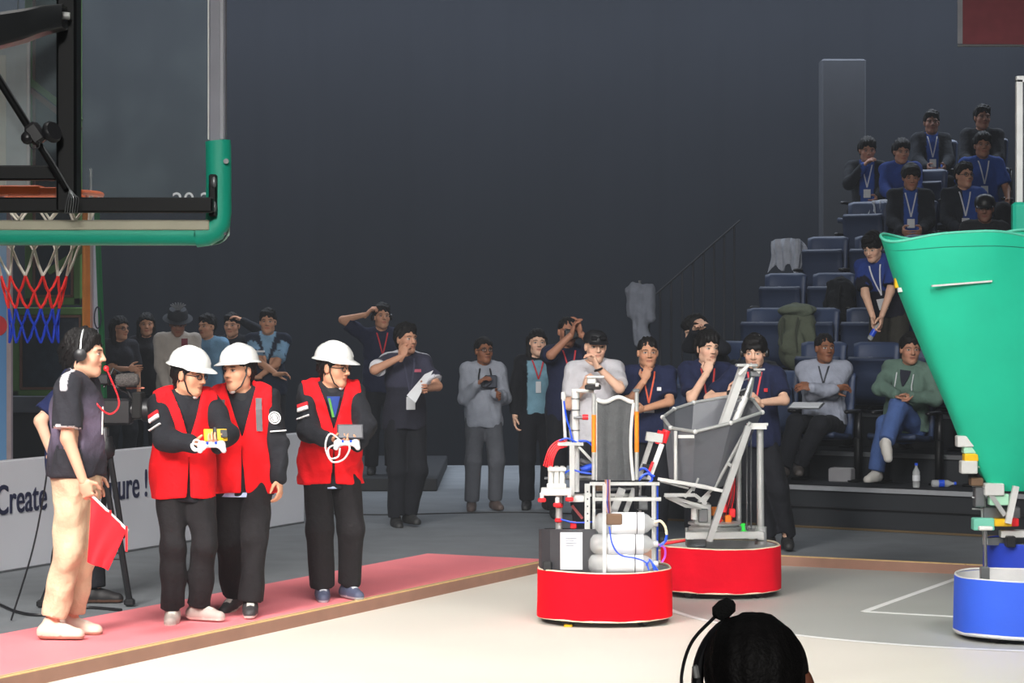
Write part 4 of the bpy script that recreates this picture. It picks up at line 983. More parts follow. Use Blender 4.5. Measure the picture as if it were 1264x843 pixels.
h3.put('dark_pouch', MB().rbox((-.05, .155, .20), (.13, .03, .13), .012), mat('pouch_grey', s2l(62, 66, 76), .8), 'c')
def bluejk(p, v):
    q = chest(p, v); c = np.tile(lin(26, 27, 32), (len(v), 1)); m = (np.abs(q[:, 0]) < .105) & (q[:, 1] > .02) & (q[:, 2] < .34); c[m] = lin(122, 162, 180); return c
h4 = spectator('woman in a black jacket over a light blue shirt with a red lanyard', 663, 23.6, bluejk, 'long', lod=1, h=1.74, fem=True, skin=LIGHT, hair='long', face=5, head=(4, 2, 0), hem=-.02); h4.lanyard(s2l(200, 50, 60), .14, (.05, .11))
h5 = spectator('man in a navy shirt raising a camera to his face', 700, 22.6, lin(34, 38, 62), h=1.87, skin=lin(176, 122, 96), face=12, hair='crop', rh=(706, 412, .30), lh=(716, 410, .28), re=(-.8, 0, -.8), le=(.8, 0, -.8), rdir=(.2, .2, .9), ldir=(-.1, .2, .9)); h5.lanyard(s2l(190, 50, 60), .10, None)
pp = h5.root.matrix_basis @ h5.hh((0, .15, -.02)); t = thing('photo_camera', 'small black camera held up by the man in navy', 'camera', pp); MB().rbox((0, 0, 0), (.14, .06, .09), .012).build('camera_body', M_BLACK, t); MB().lathe([(.035, 0), (.038, .05), (.032, .05)], (0, -.03, 0), 14, (.1, -1, 0)).build('lens', M_BLACK, t, True)
h6 = spectator('man in a white T-shirt and dark cap with a hand on his chin', 734, 19.9, lin(196, 194, 198), lod=1, h=1.76, bulk=1.08, skin=LIGHT, hair=None, face=6, head=(6, -4, 0), rh=(722, 478, .24), re=(-.3, -.1, -1), lh=(737, 452, .26), le=(.75, .0, -.8), rdir=(.1, .1, 1), ldir=(-.35, 0, .9), curl=(.8, .6))
cp = MB().lathe([(.092, .03), (.094, .06), (.080, .10), (.05, .122), (.01, .13)], (0, -.012, .0), 20, sx=1.0, sy=1.16); co = h6.put('cap', cp, M_BLACK, 'h'); h6.put('cap_peak', MB().strip([[(x, .08 + .075 * math.cos(x * 14) * f, .045 - .015 * f) for x in np.linspace(-.075, .075, 9)] for f in (0, .5, 1)], .006), M_BLACK, 'h', co)
h6.put('sunglasses_on_cap', MB().rbox((-.034, .094, .072), (.05, .012, .03), .005).rbox((.034, .094, .072), (.05, .012, .03), .005).rbox((0, .098, .078), (.03, .008, .006), .002), mat('dark_lens', (.01, .01, .012), .1), 'h', co)
h6.put('wrist_watch', MB().tube([h6.hp('l', (.034 * math.cos(a), -.03, .030 * math.sin(a))) for a in np.linspace(0, 6.28, 12, endpoint=False)], .010, 6, closed=True), M_BLACK)

# --- seated spectators
def sit(label, px, row, col, sleeve='short', turn=0, trouser=TROU, shoes=(.02, .02, .02), hem=-.02, feet=None, db=0.0, **k):
    d = row_d(px, TB[row] + .52 + db); kw = dict(hip=(0, -.03, .53), rf=(.12, .40, .08), lf=(-.12, .40, .08), lod=k.pop('lod', 2), zb=TZ[row]); kw.update(k)
    if 'rh' not in kw: kw['rh'] = Vector((.10, .33, .66))
    if 'lh' not in kw: kw['lh'] = Vector((-.10, .33, .66))
    p = Person(label, px, d, face=-32 + turn, **kw); p.top((lambda v: np.tile(np.array(col, f32), (len(v), 1))) if not callable(col) else (lambda v: col(p, v)), sleeve, g=.024, hem=hem, name='shirt')
    p.trousers(trouser, g=.018, loose=.012, waist=.40); p.shoes(shoes, sole=k.get('sole', shoes) if False else shoes); return p
NV = lin(32, 38, 66)
s1 = spectator('man in a navy T-shirt with an orange lanyard stroking his chin', 799, 20.3, NV, lod=1, h=1.70, bulk=1.15, skin=TAN, hair='crop', face=2, head=(4, -2, 0), rh=(796, 468, .20), re=(-.3, .3, -1), rdir=(.3, -.2, 1), rpalm=(.2, -1, 0), lh=(794, 505, .26), le=(1, .1, -.4), curl=(.6, .4)); s1.lanyard(s2l(225, 95, 60), .06, (.09, .06)); s1.patch(-.085, .20, .035, .03, M_PATCHW)
s2 = sit('person in black bending forward with hands to the face behind the front row', 893, 1, lin(32, 34, 40), 'long', turn=-30, h=1.74, skin=LIGHT, hair='full', lean=34, head=(-14, -26, 0), rh=(858, 408, .42), lh=(872, 405, .42), re=(-.6, 0, -.8), le=(.6, 0, -.8))
s3 = spectator('young man in a navy T-shirt with a hand over his mouth', 871, 20.2, NV, lod=1, h=1.74, skin=LIGHT, hair='full', face=6, lean=3, head=(18, -2, 0), rh=(873, 459, .25), re=(-.25, .3, -1), rdir=(.25, -.15, 1), rpalm=(.3, -1, 0), curl=(.75, .4), lh=(893, 500, .28)); s3.lanyard(s2l(205, 60, 55), -.02, (.09, .12)); s3.patch(-.085, .22, .035, .03, M_PATCHW)
s4 = spectator('standing man with a pale headphone band and red lanyard holding a black camera', 932, 19.5, NV, lod=1, h=1.72, bulk=1.08, skin=LIGHT, hair='fringe', face=-8, head=(-4, -10, 0), rh=(900, 487, .24), re=(-.9, .1, -.7), rdir=(.1, .2, .95), lh=(938, 497, .36), le=(.9, .2, -.6), ldir=(-.5, .3, .6), curl=(.6, .5), lf=(972, 664, .0, 0), rf=(950, 664, .05, 0)); s4.lanyard(s2l(215, 70, 75), .02, None); s4.headphones(M_BLACK, band=M_ALU); s4.patch(-.09, .20, .03, .03, M_PATCHR)
pp = s4.root.matrix_basis @ s4.K(909, 490, .33); t = thing('photo_camera', 'black camera in the hands of the man with the pale headphone band', 'camera', pp); MB().rbox((0, 0, 0), (.15, .08, .11), .012).build('camera_body', M_BLACK, t); MB().lathe([(.038, 0), (.042, .10), (.036, .10)], (0, -.04, 0), 16, (-.3, -1, 0)).build('lens', M_BLACK, t, True)
s5 = sit('seated man in a light grey sweater with folded arms and dark trousers', 1017, 0, lambda p, v: np.tile(lin(158, 162, 176), (len(v), 1)), 'long', turn=22, lod=1, h=1.76, bulk=1.2, skin=BROWN, hair='crop', lean=-4, head=(26, 0, 0), rh=(1030, 480, .27), lh=(1002, 478, .29), re=(-.6, .0, -1), le=(.6, .0, -1), rdir=(1, .1, .2), ldir=(-1, .1, .1), rf=(966, 578, .42, 0), lf=(985, 575, .30, 0), rfoot=(-25, 0), rk=(-.5, 1, .5), lk=(-.2, 1, .5), shoes=(.06, .05, .045)); s5.lanyard(s2l(50, 52, 60), .16, None, half=.045)
def hood(p, v):
    q = chest(p, v); c = np.tile(lin(98, 122, 110), (len(v), 1)); return c
s6 = sit('seated man in a green hoodie, blue jeans and white trainers with crossed legs', 1116, 0, hood, 'long', turn=6, lod=1, h=1.76, bulk=1.12, skin=lin(190, 138, 112), hair='short', lean=2, side=-6, head=(30, -4, 0), rh=(1106, 487, .36), lh=(1124, 490, .36), re=(-1, .1, -.6), le=(1, .1, -.6), rdir=(.7, .3, -.4), ldir=(-.6, .3, -.5), rf=(1081, 583, .36, 0), lf=(1094, 546, .58, 0), rfoot=(-8, 0), lfoot=(30, -35), rk=(-.25, 1, .7), lk=(-.6, 1, .9),
         trouser=lambda v: np.tile(lin(74, 98, 150), (len(v), 1)), shoes=lin(205, 200, 192), hem=-.06)
s6.put('inner_shirt', MB().strip([[(x, s6.front(x, z) + .004, z) for x in np.linspace(-w, w, 5)] for z, w in ((.19, .008), (.24, .028), (.29, .042), (.325, .05))], .006), mat('inner_navy', s2l(30, 32, 46), .85), 'c')
for x in (-.075, .075): s6.put('drawstring', MB().tube([(x, s6.front(x, .30) + .006, .30), (x, s6.front(x, .2) + .008, .20), (x * 1.1, s6.front(x, .14) + .008, .14)], .005, 6), M_PAPER, 'c')
hd_ = MB().tube([(.085 * math.cos(a), -.02 + .075 * math.sin(a), .335 + .025 * math.cos(2 * a)) for a in np.linspace(-.6, math.pi + .6, 16)], .030, 8); hd_.v = [(x, -y - .03, z) for x, y, z in hd_.v]; s6.put('hood', hd_, mat('hood_green', s2l(98, 122, 110), .85), 'c')
d7 = row_d(1092, TB[2] + .30)
s7 = Person('person in a blue shirt with a white lanyard and badge leaning down among the seats', 1098, d7, face=-30, h=1.76, zb=TZ[2], lod=1, skin=LIGHT, hair='fringe', lean=24, side=8, head=(-4, -24, 0), rh=(1079, 398, .30), lh=(1086, 400, .32), re=(-.8, 0, .1), le=(.8, 0, 0), rdir=(.0, .3, -1), ldir=(-.1, .3, -1))
s7.top(lambda v: np.where((chest(s7, v)[:, 2] > .1)[:, None] & (sleeve_t(s7, v) < .45)[:, None], lin(40, 62, 130), lin(30, 30, 40)), 'short', g=.024, hem=-.05); s7.trousers(lambda v: np.tile(lin(58, 56, 50), (len(v), 1)), g=.022, loose=.02); s7.shoes((.03, .03, .03)); s7.lanyard(s2l(222, 222, 226), .04, (.09, .11))
BL = lin(44, 76, 150)
def jk(p, v):
    q = chest(p, v); c = np.tile(lin(30, 33, 40), (len(v), 1)); c[(np.abs(q[:, 0]) < .07) & (q[:, 1] > .02)] = BL; return c
def up(label, px, row, col, lan=True, **k):
    p = sit(label, px, row, col, k.pop('sleeve', 'long'), **k)
    if lan: p.lanyard(s2l(205, 208, 216), .08, (.075, .09))
    return p
u6 = up('young man in a dark open jacket with white badge above the leaning person', 1124, 5, jk, h=1.84, skin=lin(180, 130, 106), hair='fringe', turn=25, head=(5, -12, 0))
u7 = up('man with glasses in a blue top looking right in the upper rows', 1190, 5, lambda p, v: np.where((chest(p, v)[:, 0] < .02)[:, None], BL, lin(32, 36, 44)), h=1.82, skin=lin(196, 146, 120), hair='short', turn=30, head=(24, 4, 0)); u7.glasses()
u8 = up('person in a black cap and dark jacket just above the green hopper', 1216, 4, lin(42, 44, 48), False, h=1.86, skin=lin(150, 108, 90), hair='cap', turn=30, head=(-10, -8, 0))
cp = MB().lathe([(.095, .02), (.098, .06), (.082, .105), (.05, .128), (.01, .136)], (0, -.012, .0), 20, sx=1.0, sy=1.16); co = u8.put('cap', cp, M_BLACK, 'h'); u8.put('cap_peak', MB().strip([[(x, .08 + .08 * math.cos(x * 14) * f, .04 - .015 * f) for x in np.linspace(-.075, .075, 9)] for f in (0, .5, 1)], .006), M_BLACK, 'h', co)
u1 = up('person with a white lanyard at the far left of the topmost group, arm raised', 1070, 6, jk, h=1.80, skin=lin(176, 128, 106), hair='full', turn=25, head=(10, -10, 0), rh=(1066, 205, .3))
u2 = up('person in a blue top leaning between two lanyard wearers in the upper rows', 1112, 6, lambda p, v: np.tile(lin(40, 66, 136), (len(v), 1)), False, h=1.72, skin=lin(190, 138, 112), hair='full', turn=25, head=(14, -8, 0))
u3 = up('person in a dark jacket and blue shirt standing at the back of the upper rows', 1150, 7, jk, h=1.70, skin=lin(150, 108, 90), hair='short', turn=30, head=(0, 0, 0))
u4 = up('dim figure at the very top right of the stand', 1212, 7, lin(34, 36, 42), False, h=1.78, skin=lin(170, 124, 102), hair='short', turn=20, head=(20, 0, 0))
u5 = up('man in a plain blue T-shirt with a long white lanyard in the upper rows', 1213, 6, lambda p, v: np.tile(BL, (len(v), 1)), True, sleeve='short', h=1.80, skin=lin(170, 122, 98), hair='full', turn=32, head=(0, 0, 0), rh=Vector((.22, .25, .60)), lh=Vector((-.22, .25, .60)))

# --- person in the foreground, seen from behind
fg = Person('dark haired person with a headset seen from behind in the foreground', 954, 3.72, face=172, h=1.66, lod=0, skin=lin(150, 92, 70), hair='back', hip=(0, -.03, .682), rf=(.14, .30, .08), lf=(-.14, .30, .08), hscale=.93, head=(-6, -6, -11), rh=Vector((.14, .34, .80)), lh=Vector((-.14, .34, .80)))
fg.top(lambda v: np.tile(lin(40, 42, 50), (len(v), 1)), 'short', g=.024, hem=-.02); fg.trousers(TROU, g=.018, loose=.012, waist=.40); fg.shoes((.03, .03, .03))
o = fg.put('headset_band', MB().tube([(.098 * math.cos(a), -.012 , .012 + .110 * math.sin(a)) for a in np.linspace(1.9, math.pi + .1, 10)], .010, 8), M_BLACK, 'h')
fg.put('ear_cup', MB().lathe([(.024, -.016), (.040, -.010), (.042, .010), (.028, .020)], (-.095, -.012, -.018), 18, (-1, 0, 0)), M_BLACK, 'h', o)
fg.put('boom_hinge', MB().rbox((-.118, -.012, -.012), (.018, .030, .050), .006), M_BLACK, 'h', o)
fg.put('microphone_boom', MB().tube(curve_pts([(-.122, -.012, .0), (-.120, -.012, .045), (-.095, -.012, .095), (-.050, -.012, .130)], 8), .0028, 8), M_BLACK, 'h', o)
fg.put('foam_microphone', MB().lathe([(.004, -.020), (.013, -.014), (.0155, 0), (.013, .014), (.004, .020)], (-.034, -.012, .139), 14, (.9, 0, .4)), mat('foam_black', (.006, .006, .006), .95, bump=.6, bscale=300), 'h', o)
fg.put('pale_slider', MB().rbox((-.094, -.02, .048), (.010, .014, .024), .003), M_ALU, 'h', o)
# ------------------------------------------------------------------ robots
M_SKIRT_R = mat('red_skirt_cloth', s2l(250, 0, 26), .8, var=.03, spec=.12, scale=5, bump=.15, bscale=12)
M_SKIRT_B = mat('blue_skirt_cloth', s2l(48, 96, 226), .7, var=.04, scale=5, bump=.1, bscale=12)
M_EDGE = mat('cream_edging', s2l(232, 214, 184), .6); M_INNER = mat('skirt_inner', s2l(205, 205, 205), .7)
M_NET = mat('grey_net_fabric', s2l(74, 76, 78), .8, var=.12, scale=30, bump=.3, bscale=90)
M_SHEET = mat('grey_polycarbonate', s2l(98, 100, 106), .22, var=.06, scale=6, spec=.6)
M_GREENCL = mat('green_hopper_cloth', s2l(10, 190, 150), .7, var=.05, scale=4, bump=.1, bscale=15)
def oval(rx, ry, n=48, e=2.5):
    out = []
    for k in range(n):
        a = 2 * math.pi * k / n; c, s = math.cos(a), math.sin(a)
        out.append((rx * abs(c) ** (2 / e) * (1 if c >= 0 else -1), ry * abs(s) ** (2 / e) * (1 if s >= 0 else -1)))
    return out
class Robot:
    def __init__(s, label, px, d):
        s.d = d; s.loc = Vector(((px - CX) / F_PX * d, d, 0)); s.t = thing('robot', label, 'robot', s.loc)
    def K(s, px, py, t=0.0): return at(px, py, s.d - t) - s.loc
    def put(s, name, mb, m, parent=None, smooth=False, label=None):
        o = mb.build(name, m, parent or s.t, smooth)
        if label: o['label'] = label
        return o
    def bar(s, name, a, b, w, m=None, t=0.0, t2=None, h=None, parent=None):
        return s.put(name, MB().bar(s.K(*a, t), s.K(*b, t if t2 is None else t2), w, h), m or M_ALU, parent)
    def rod(s, name, a, b, r, m=None, t=0.0, t2=None, parent=None, n=12):
        return s.put(name, MB().cyl(s.K(*a, t), s.K(*b, t if t2 is None else t2), r, n), m or M_ALU, parent, True)
    def wire(s, name, pts, r, m, t=0.0, parent=None):
        return s.put(name, MB().tube(curve_pts([s.K(*(p if len(p) == 3 else (*p, t))) for p in pts], 7), r, 6), m, parent, True)
    def box(s, name, x0, y0, x1, y1, t, dep, m, parent=None, b=.006):
        a, c = s.K(x0, y1, t), s.K(x1, y0, t); return s.put(name, MB().rbox(((a.x + c.x) / 2, a.y + dep / 2, (a.z + c.z) / 2), (c.x - a.x, dep, c.z - a.z), b), m, parent)
    def skirt(s, rx, ry, z0, z1, m, wave=.004, edge=M_EDGE, e=2.5, lip=.012):
        P = oval(rx, ry, 64, e); rows = []
        for j in range(7):
            z = z0 + (z1 - z0) * j / 6; rows.append([(x * (1 + wave * math.sin(i * .9 + j * .5) + .012 * (1 - j / 6)), y * (1 + wave * math.sin(i * 1.3 + j)), z + .004 * math.sin(i * .35)) for i, (x, y) in enumerate(P + [P[0]])])
        o = s.put('skirt', MB().strip(rows, -.008), m, None, True)
        ring = lambda z, k: [(x * k, y * k, z + .004 * math.sin(i * .35)) for i, (x, y) in enumerate(P)]
        s.put('top_edging', MB().tube(ring(z1, 1.0), .007, 6, closed=True), edge, o, True); s.put('bottom_edging', MB().tube(ring(z0, 1.012), .006 if lip < .02 else .012, 6, closed=True), edge, o, True)
        inn = [[(x * .975, y * .975, z) for x, y in P + [P[0]]] for z in (z0 + .02, z1 - .005)]
        s.put('inner_liner', MB().strip(inn, -.004), M_INNER, o, True)
        b = s.put('base_plate', MB().prism([(x * .95, y * .95) for x, y in P], .085, .105), M_STEEL)
        for sx in (-1, 1):
            for sy in (-1, 1):
                w = s.put('wheel', MB().lathe([(.02, -.022), (.05, -.022), (.056, -.014), (.056, .014), (.05, .022), (.02, .022)], (sx * rx * .56, sy * ry * .66, .058), 18, (sx * .8, sy * .6, 0)), M_BLACK, None, True)
                s.put('motor', MB().cyl((sx * rx * .46, sy * ry * .55, .062), (sx * rx * .3, sy * ry * .45, .062), .024, 14), M_STEEL, w, True)
        return o
# ---- front red robot
r = Robot('red skirted robot with three white gas bottles and an upright grey net panel', 746, 15.0)
r.skirt(.405, .37, .045, .335, M_SKIRT_R)
r.box('yellow_motor', 696, 771, 707, 779, .30, .06, M_YELLOW)
cb = r.put('control_box', MB().strip([[r.K(px, py, t) for px, t in ((669, -.02), (672, .08), (682, .18), (700, .24), (720, .26), (735, .25))] for py in (716, 653)], -.02), mat('charcoal_panel', s2l(58, 58, 62), .45), None, False)
r.box('box_side', 671, 652, 736, 714, .02, .015, M_BLACK, cb)
r.put('paper_label', MB().strip([[r.K(px, py, t) for px, t in ((692, .236), (700, .264), (719, .284))] for py in (703, 657)], -.004), M_PAPER, cb)
r.box('white_bolt', 670, 654, 674, 660, .10, .02, M_WHITE, cb); r.box('box_step', 670, 693, 681, 704, .22, .03, mat('step_grey', s2l(30, 30, 32), .6), cb)
for k in range(4): r.box('printed_line', 698, 664 + k * 3, 712 - (k % 2) * 4, 665 + k * 3, .285, .002, mat('print_grey', s2l(150, 155, 165), .8), cb, .0004)
# gas bottles
def bottle(y, x0, x1, t, rad):
    a, b = r.K(x0, y, t), r.K(x1, y, t); L = (b - a).length; u = (b - a).normalized()
    o = r.put('gas_bottle', MB().lathe([(.02, 0), (rad * .6, .004), (rad * .93, .022), (rad, .05), (rad, L * .80), (rad * .82, L * .89), (.02, L * .985), (.016, L)], a, 24, u), M_CLEAR, None, True)
    r.put('white_wrap', MB().lathe([(rad + .0005, L * .28), (rad + .002, L * .285), (rad + .002, L * .82), (rad + .0005, L * .825)], a, 24, u), M_PAPER, o, True)
    r.put('bottle_core', MB().lathe([(.01, L * .26), (rad * .985, L * .27), (rad * .985, L * .80), (.01, L * .81)], a, 24, u), M_WHITE, o, True)
    r.put('band', MB().tube([a + u * L * .70 + Vector((0, (rad + .003) * math.cos(q), (rad + .003) * math.sin(q))) for q in np.linspace(0, 6.28, 24, endpoint=False)], .0025, 6, closed=True), M_BLACK, o, True)
    r.put('cap', MB().cyl(a + u * (L - .01), a + u * (L + .02), .020, 14), M_ALU, o, True)
bottle(646, 734, 808, .26, .066); bottle(671.5, 728, 808, .27, .063); bottle(696, 726, 808, .27, .062)
r.box('copper_valve', 748, 634, 768, 648, .335, .02, mat('copper_brown', s2l(110, 84, 62), .5))
r.bar('front_post', (746, 597), (746, 712), .022, M_CLEAR, .345); r.bar('silver_post', (725, 597), (725, 660), .032, M_ALU, .22)
for k in range(5): r.box('post_hole', 724.4, 606 + k * 9, 726.0, 608 + k * 9, .238, .004, M_BLACK, None, .0005)
r.rod('right_post', (808, 597), (808, 706), .012, M_ALU, .24); r.rod('blue_hose', (811, 600), (811, 700), .008, M_BLUE, .22)
r.bar('deck_bar', (728, 597), (814, 597), .020, M_ALU, .24); r.bar('deck_bar', (700, 588), (800, 590), .016, M_ALU, -.05); r.bar('deck_bar', (733, 616), (816, 616), .022, M_ALU, .24); r.bar('deck_bar', (705, 611), (790, 611), .018, M_ALU, 0.0); r.bar('deck_bar', (672, 590), (735, 592), .014, M_STEEL, -.08)
for tt, x in ((.24, 733), (-.05, 733), (.24, 806), (-.05, 790)): r.bar('deck_post', (x, 597), (x, 700), .016, M_ALU, tt)
for x, y0, o0, o1 in ((733, 486, 512, 558), (786, 483, 508, 558)):
    f = r.rod('frame_rod', (x, y0), (x, o0), .0125, M_ALU, .16); r.rod('orange_sleeve', (x, o0), (x, o1), .0135, M_ORANGE, .16, parent=f); r.rod('frame_rod', (x, o1), (x, 592), .0125, M_ALU, .16); r.rod('black_sleeve', (x, 592), (x, 628), .013, M_BLACK, .16, parent=f)
rows = [];
for v in np.linspace(0, 1, 12):
    rows.append([r.K(737 + 45 * u + (3.5 * math.sin(v * 3.1) * -u), 494 + v * 99 + (3 * math.sin(u * 8) * (1 - v)), .15 + .012 * math.sin(u * 14) * (.4 + v)) for u in np.linspace(0, 1, 14)])
np_ = r.put('net_panel', MB().strip(rows, .004), M_NET, None, True)
r.put('white_hem', MB().tube([Vector(p) + Vector((0, -.006, .004)) for p in rows[0]], .013, 8), M_WHITE, np_, True)
r.put('white_hem', MB().tube([Vector(rw[-1]) + Vector((0, -.006, 0)) for rw in rows], .010, 8), M_WHITE, np_, True)
r.put('white_hem', MB().tube([Vector(rw[0]) + Vector((-.004, -.004, 0)) for rw in rows], .005, 8), M_WHITE, np_, True)
sn = r.box('sensor', 725, 465, 736, 474, .16, .07, M_WHITE); r.box('sensor_plate', 725, 464, 746, 466.5, .17, .08, M_WHITE, sn, .002); r.box('sensor_base', 722, 475, 742, 481, .17, .06, M_BLACK, sn); r.rod('sensor_knob', (735, 475), (739, 475), .012, M_WHITE, .20, parent=sn)
r.box('clamp', 781, 480, 790, 484, .18, .05, M_STEEL)
r.rod('white_mast', (710.5, 480), (710.5, 607), .024, M_WHITE, .05); r.rod('mast_arm', (711, 482), (733, 483), .012, M_WHITE, .07)
for y in (492, 506, 531): r.rod('mast_ring', (710.5, y - .7), (710.5, y + .7), .0265, M_STEEL, .05)
r.rod('gripper', (708, 515.5), (720, 515.5), .010, M_STEEL, .10); r.rod('gripper_tip', (719, 515), (726, 515), .017, M_RED, .10)
r.bar('mast_rail', (706, 548), (706, 612), .030, M_ALU, .10); r.bar('strut', (714, 551), (732, 570), .016, M_ALU, .08); r.bar('strut', (688, 545), (706, 547), .014, M_ALU, .08); r.bar('mast_bracket', (688, 548), (720, 548), .030, M_ALU, .09, h=.02)
r.rod('thin_rod', (695.5, 492), (698, 546), .010, M_WHITE, .06); r.rod('rod_cap', (695.5, 484), (695.5, 493), .014, M_WHITE, .06)
r.wire('blue_hose', [(696, 495), (699, 515), (704, 532), (707, 546)], .006, M_BLUE, .09); r.wire('blue_hose', [(714, 544), (725, 545), (733, 552)], .007, M_BLUE, .08); r.wire('blue_hose', [(690, 544), (700, 541), (712, 546)], .006, M_BLUE, .10); r.wire('blue_hose', [(694, 586), (705, 580), (718, 583), (731, 585)], .006, M_BLUE, .10); r.wire('blue_hose', [(692, 641), (710, 645), (735, 644)], .006, M_BLUE, .12)
for k in range(5): r.wire('red_hose', [(700, 542 + k * 2.2, .08), (689, 544 + 2.6 * k, .10), (678 + 1.3 * k, 554 + 3.0 * k, .11), (671 + 2.6 * k, 575 + (k % 3), .11)], .0052, M_RED)
for x in (680, 687, 694): c = r.rod('white_cylinder', (x, 577), (x, 603), .017, M_WHITE, .10); r.rod('cylinder_cap', (x, 575), (x, 578), .013, M_ALU, .10, parent=c)
r.box('cylinder_bracket', 676, 577, 699, 582, .13, .06, M_WHITE); r.box('cylinder_foot', 675, 597, 699, 603, .13, .06, M_WHITE)
r.box('white_plate', 668, 603, 705, 612, .16, .12, M_WHITE); 
for x, y in ((669, 614), (688, 620), (703, 613)): c = r.box('plate_finger', x - 2.5, y - 6, x + 2.5, y + 2, .17, .04, M_WHITE); r.box('red_tip', x - 5, y + 1, x + 5, y + 6, .18, .04, M_RED, c)
r.rod('grey_post', (690, 612), (690, 655), .021, M_ALU, .05); r.box('red_clamp', 685, 622, 695, 627, .09, .06, M_RED); r.box('red_clamp', 685, 640, 694, 645, .09, .05, M_RED)
r.box('red_bracket', 704, 644, 712, 653, .12, .04, M_RED); r.bar('red_link', (706, 624), (719, 640), .016, mat('dull_red', s2l(150, 60, 60), .5), .05); r.rod('black_motor', (729, 622), (742, 622), .035, M_BLACK, .02); r.rod('blue_cylinder', (717, 580), (731, 576), .022, M_BLUE, .0); r.rod('grey_cylinder', (716, 568), (731, 574), .024, M_STEEL, -.05)
r.box('valve_block', 702, 612, 722, 620, .10, .05, M_WHITE); r.bar('diagonal_rail', (757, 632), (768, 603), .045, M_ALU, .08); r.bar('diagonal_rail', (772, 632), (783, 603), .030, M_ALU, .05); r.bar('cross_bar', (735, 605), (790, 603), .014, M_STEEL, .02)
r.box('copper_bracket', 735, 599, 752, 606, .20, .03, mat('copper_brown')); r.box('motor_block', 786, 613, 800, 630, .16, .08, M_STEEL)
for k, c in enumerate((s2l(176, 120, 90), s2l(196, 150, 130), s2l(60, 80, 180), s2l(150, 60, 60), s2l(180, 170, 160))): r.wire('wire', [(747 + k * 1.5, 592), (748 + k * 1.2, 605), (746 + k * 1.8, 620), (750 + k, 634 + 2 * k)], .0035, mat('wire_%d' % k, c, .5), .26 + .008 * k)
r.wire('blue_hose', [(752, 650), (756, 672), (766, 685), (785, 689), (797, 694), (801, 704)], .005, M_BLUE, .345); r.wire('blue_hose', [(801, 690), (806, 696), (812, 704)], .006, M_BLUE, .33); r.wire('blue_hose', [(797, 698), (803, 692), (808, 704)], .006, M_BLUE, .33)
r.wire('cream_hose', [(808, 645), (815, 643), (821, 650), (823, 660)], .009, M_EDGE, .28); r.wire('blue_hose', [(823, 660), (821, 668), (814, 674)], .009, M_BLUE, .28); r.wire('violet_hose', [(812, 672), (820, 676), (821, 686), (817, 694)], .007, mat('violet_hose', s2l(170, 70, 190), .4), .28)
for x in (729, 733): r.wire('red_wire', [(x, 655), (x + 3, 668), (x + 1, 680), (x - 2, 690)], .004, M_RED, .24)
# slanted pick-up arm with red gripper
ar = r.bar('arm_rail', (788, 592), (806, 537), .030, M_ALU, .02); r.bar('arm_rail', (801, 592), (817, 548), .030, M_WHITE, .06, parent=ar); r.bar('arm_cross', (797, 538), (818, 541), .055, M_ALU, .04, parent=ar); r.bar('arm_cross', (793, 575), (808, 578), .03, M_BLACK, .04, parent=ar)
r.rod('grip_roller', (813, 548), (817, 532), .026, M_RED, .04); r.rod('grip_roller', (818, 546), (823, 531), .024, M_RED, .03); r.rod('red_rod', (800, 585), (806, 570), .009, M_RED, .09); r.wire('blue_hose', [(782, 585), (795, 578), (805, 590), (800, 597)], .008, M_BLUE, .12); r.wire('blue_hose', [(786, 595), (797, 585), (808, 588)], .008, M_BLUE, .14)
# ---- rear red robot
r = Robot('red skirted robot with a grey cone hopper and a slanted silver mast', 889, 16.45)
r.skirt(.395, .37, .048, .338, mat('crimson_skirt_cloth', s2l(226, 6, 36), .8, spec=.12, var=.05, scale=5, bump=.3, bscale=9), .008)
r.bar('base_beam', (846, 661), (940, 660), .045, M_ALU, .25); r.bar('base_beam', (846, 655), (940, 652), .040, M_ALU, -.22); r.bar('base_beam', (852, 662), (852, 655), .045, M_ALU, .24, -.22); r.bar('base_beam', (928, 662), (928, 655), .045, M_ALU, .24, -.22)
c = r.K(882, 652, 0); tt = r.put('turntable', MB().lathe([(.17, -.02), (.175, -.01), (.175, .01), (.16, .014), (.16, .024), (.18, .03), (.18, .042), (.02, .045)], c, 32), M_ALU, None, True)
r.box('gearbox', 857, 622, 878, 648, .14, .14, M_ALU); r.rod('white_motor', (857, 641), (857, 625), .022, M_WHITE, .18); r.box('gear_cover', 862, 628, 874, 645, .155, .02, M_STEEL)
for k, (x, y, m) in enumerate(((882, 632, M_ORANGE), (887, 640, M_RED), (893, 628, M_RED), (899, 642, M_ORANGE), (904, 634, M_RED), (890, 648, M_ORANGE))): r.box('wired_board', x - 4, y - 6, x + 4, y + 5, .08 - .02 * k, .05, m)
for k in range(6): r.wire('red_wire', [(884 + 4 * k, 648), (888 + 3 * k, 630), (896 + 2 * k, 612), (902 + k, 590)], .0045, M_RED if k % 2 else mat('dull_red'), -.02 - .02 * k)
topc = [(818, 515, .05), (828, 528, .20), (858, 533, .30), (902, 522, .26), (941, 509, .06), (929, 493, -.14), (902, 489, -.28), (856, 497, -.26), (832, 505, -.14)]
botc = [(826, 590, .04), (834, 592, .12), (855, 599, .16), (882, 603, .13), (900, 598, .02), (892, 594, -.10), (872, 590, -.18), (850, 588, -.16), (834, 588, -.08)]
T = [r.K(*p) for p in topc]; B = [r.K(*p) for p in botc]; rows = [[B[i].lerp(T[i], v) for i in list(range(9)) + [0]] for v in (0, .33, .66, 1)]
hp_ = r.put('hopper', MB().strip(rows, .004), M_SHEET)
r.put('hopper_rim', MB().tube(T, .012, 8, closed=True), M_ALU, hp_, True)
for i in range(9): r.put('rim_joint', MB().sphere(T[i], .017, 8), M_WHITE, hp_, True)
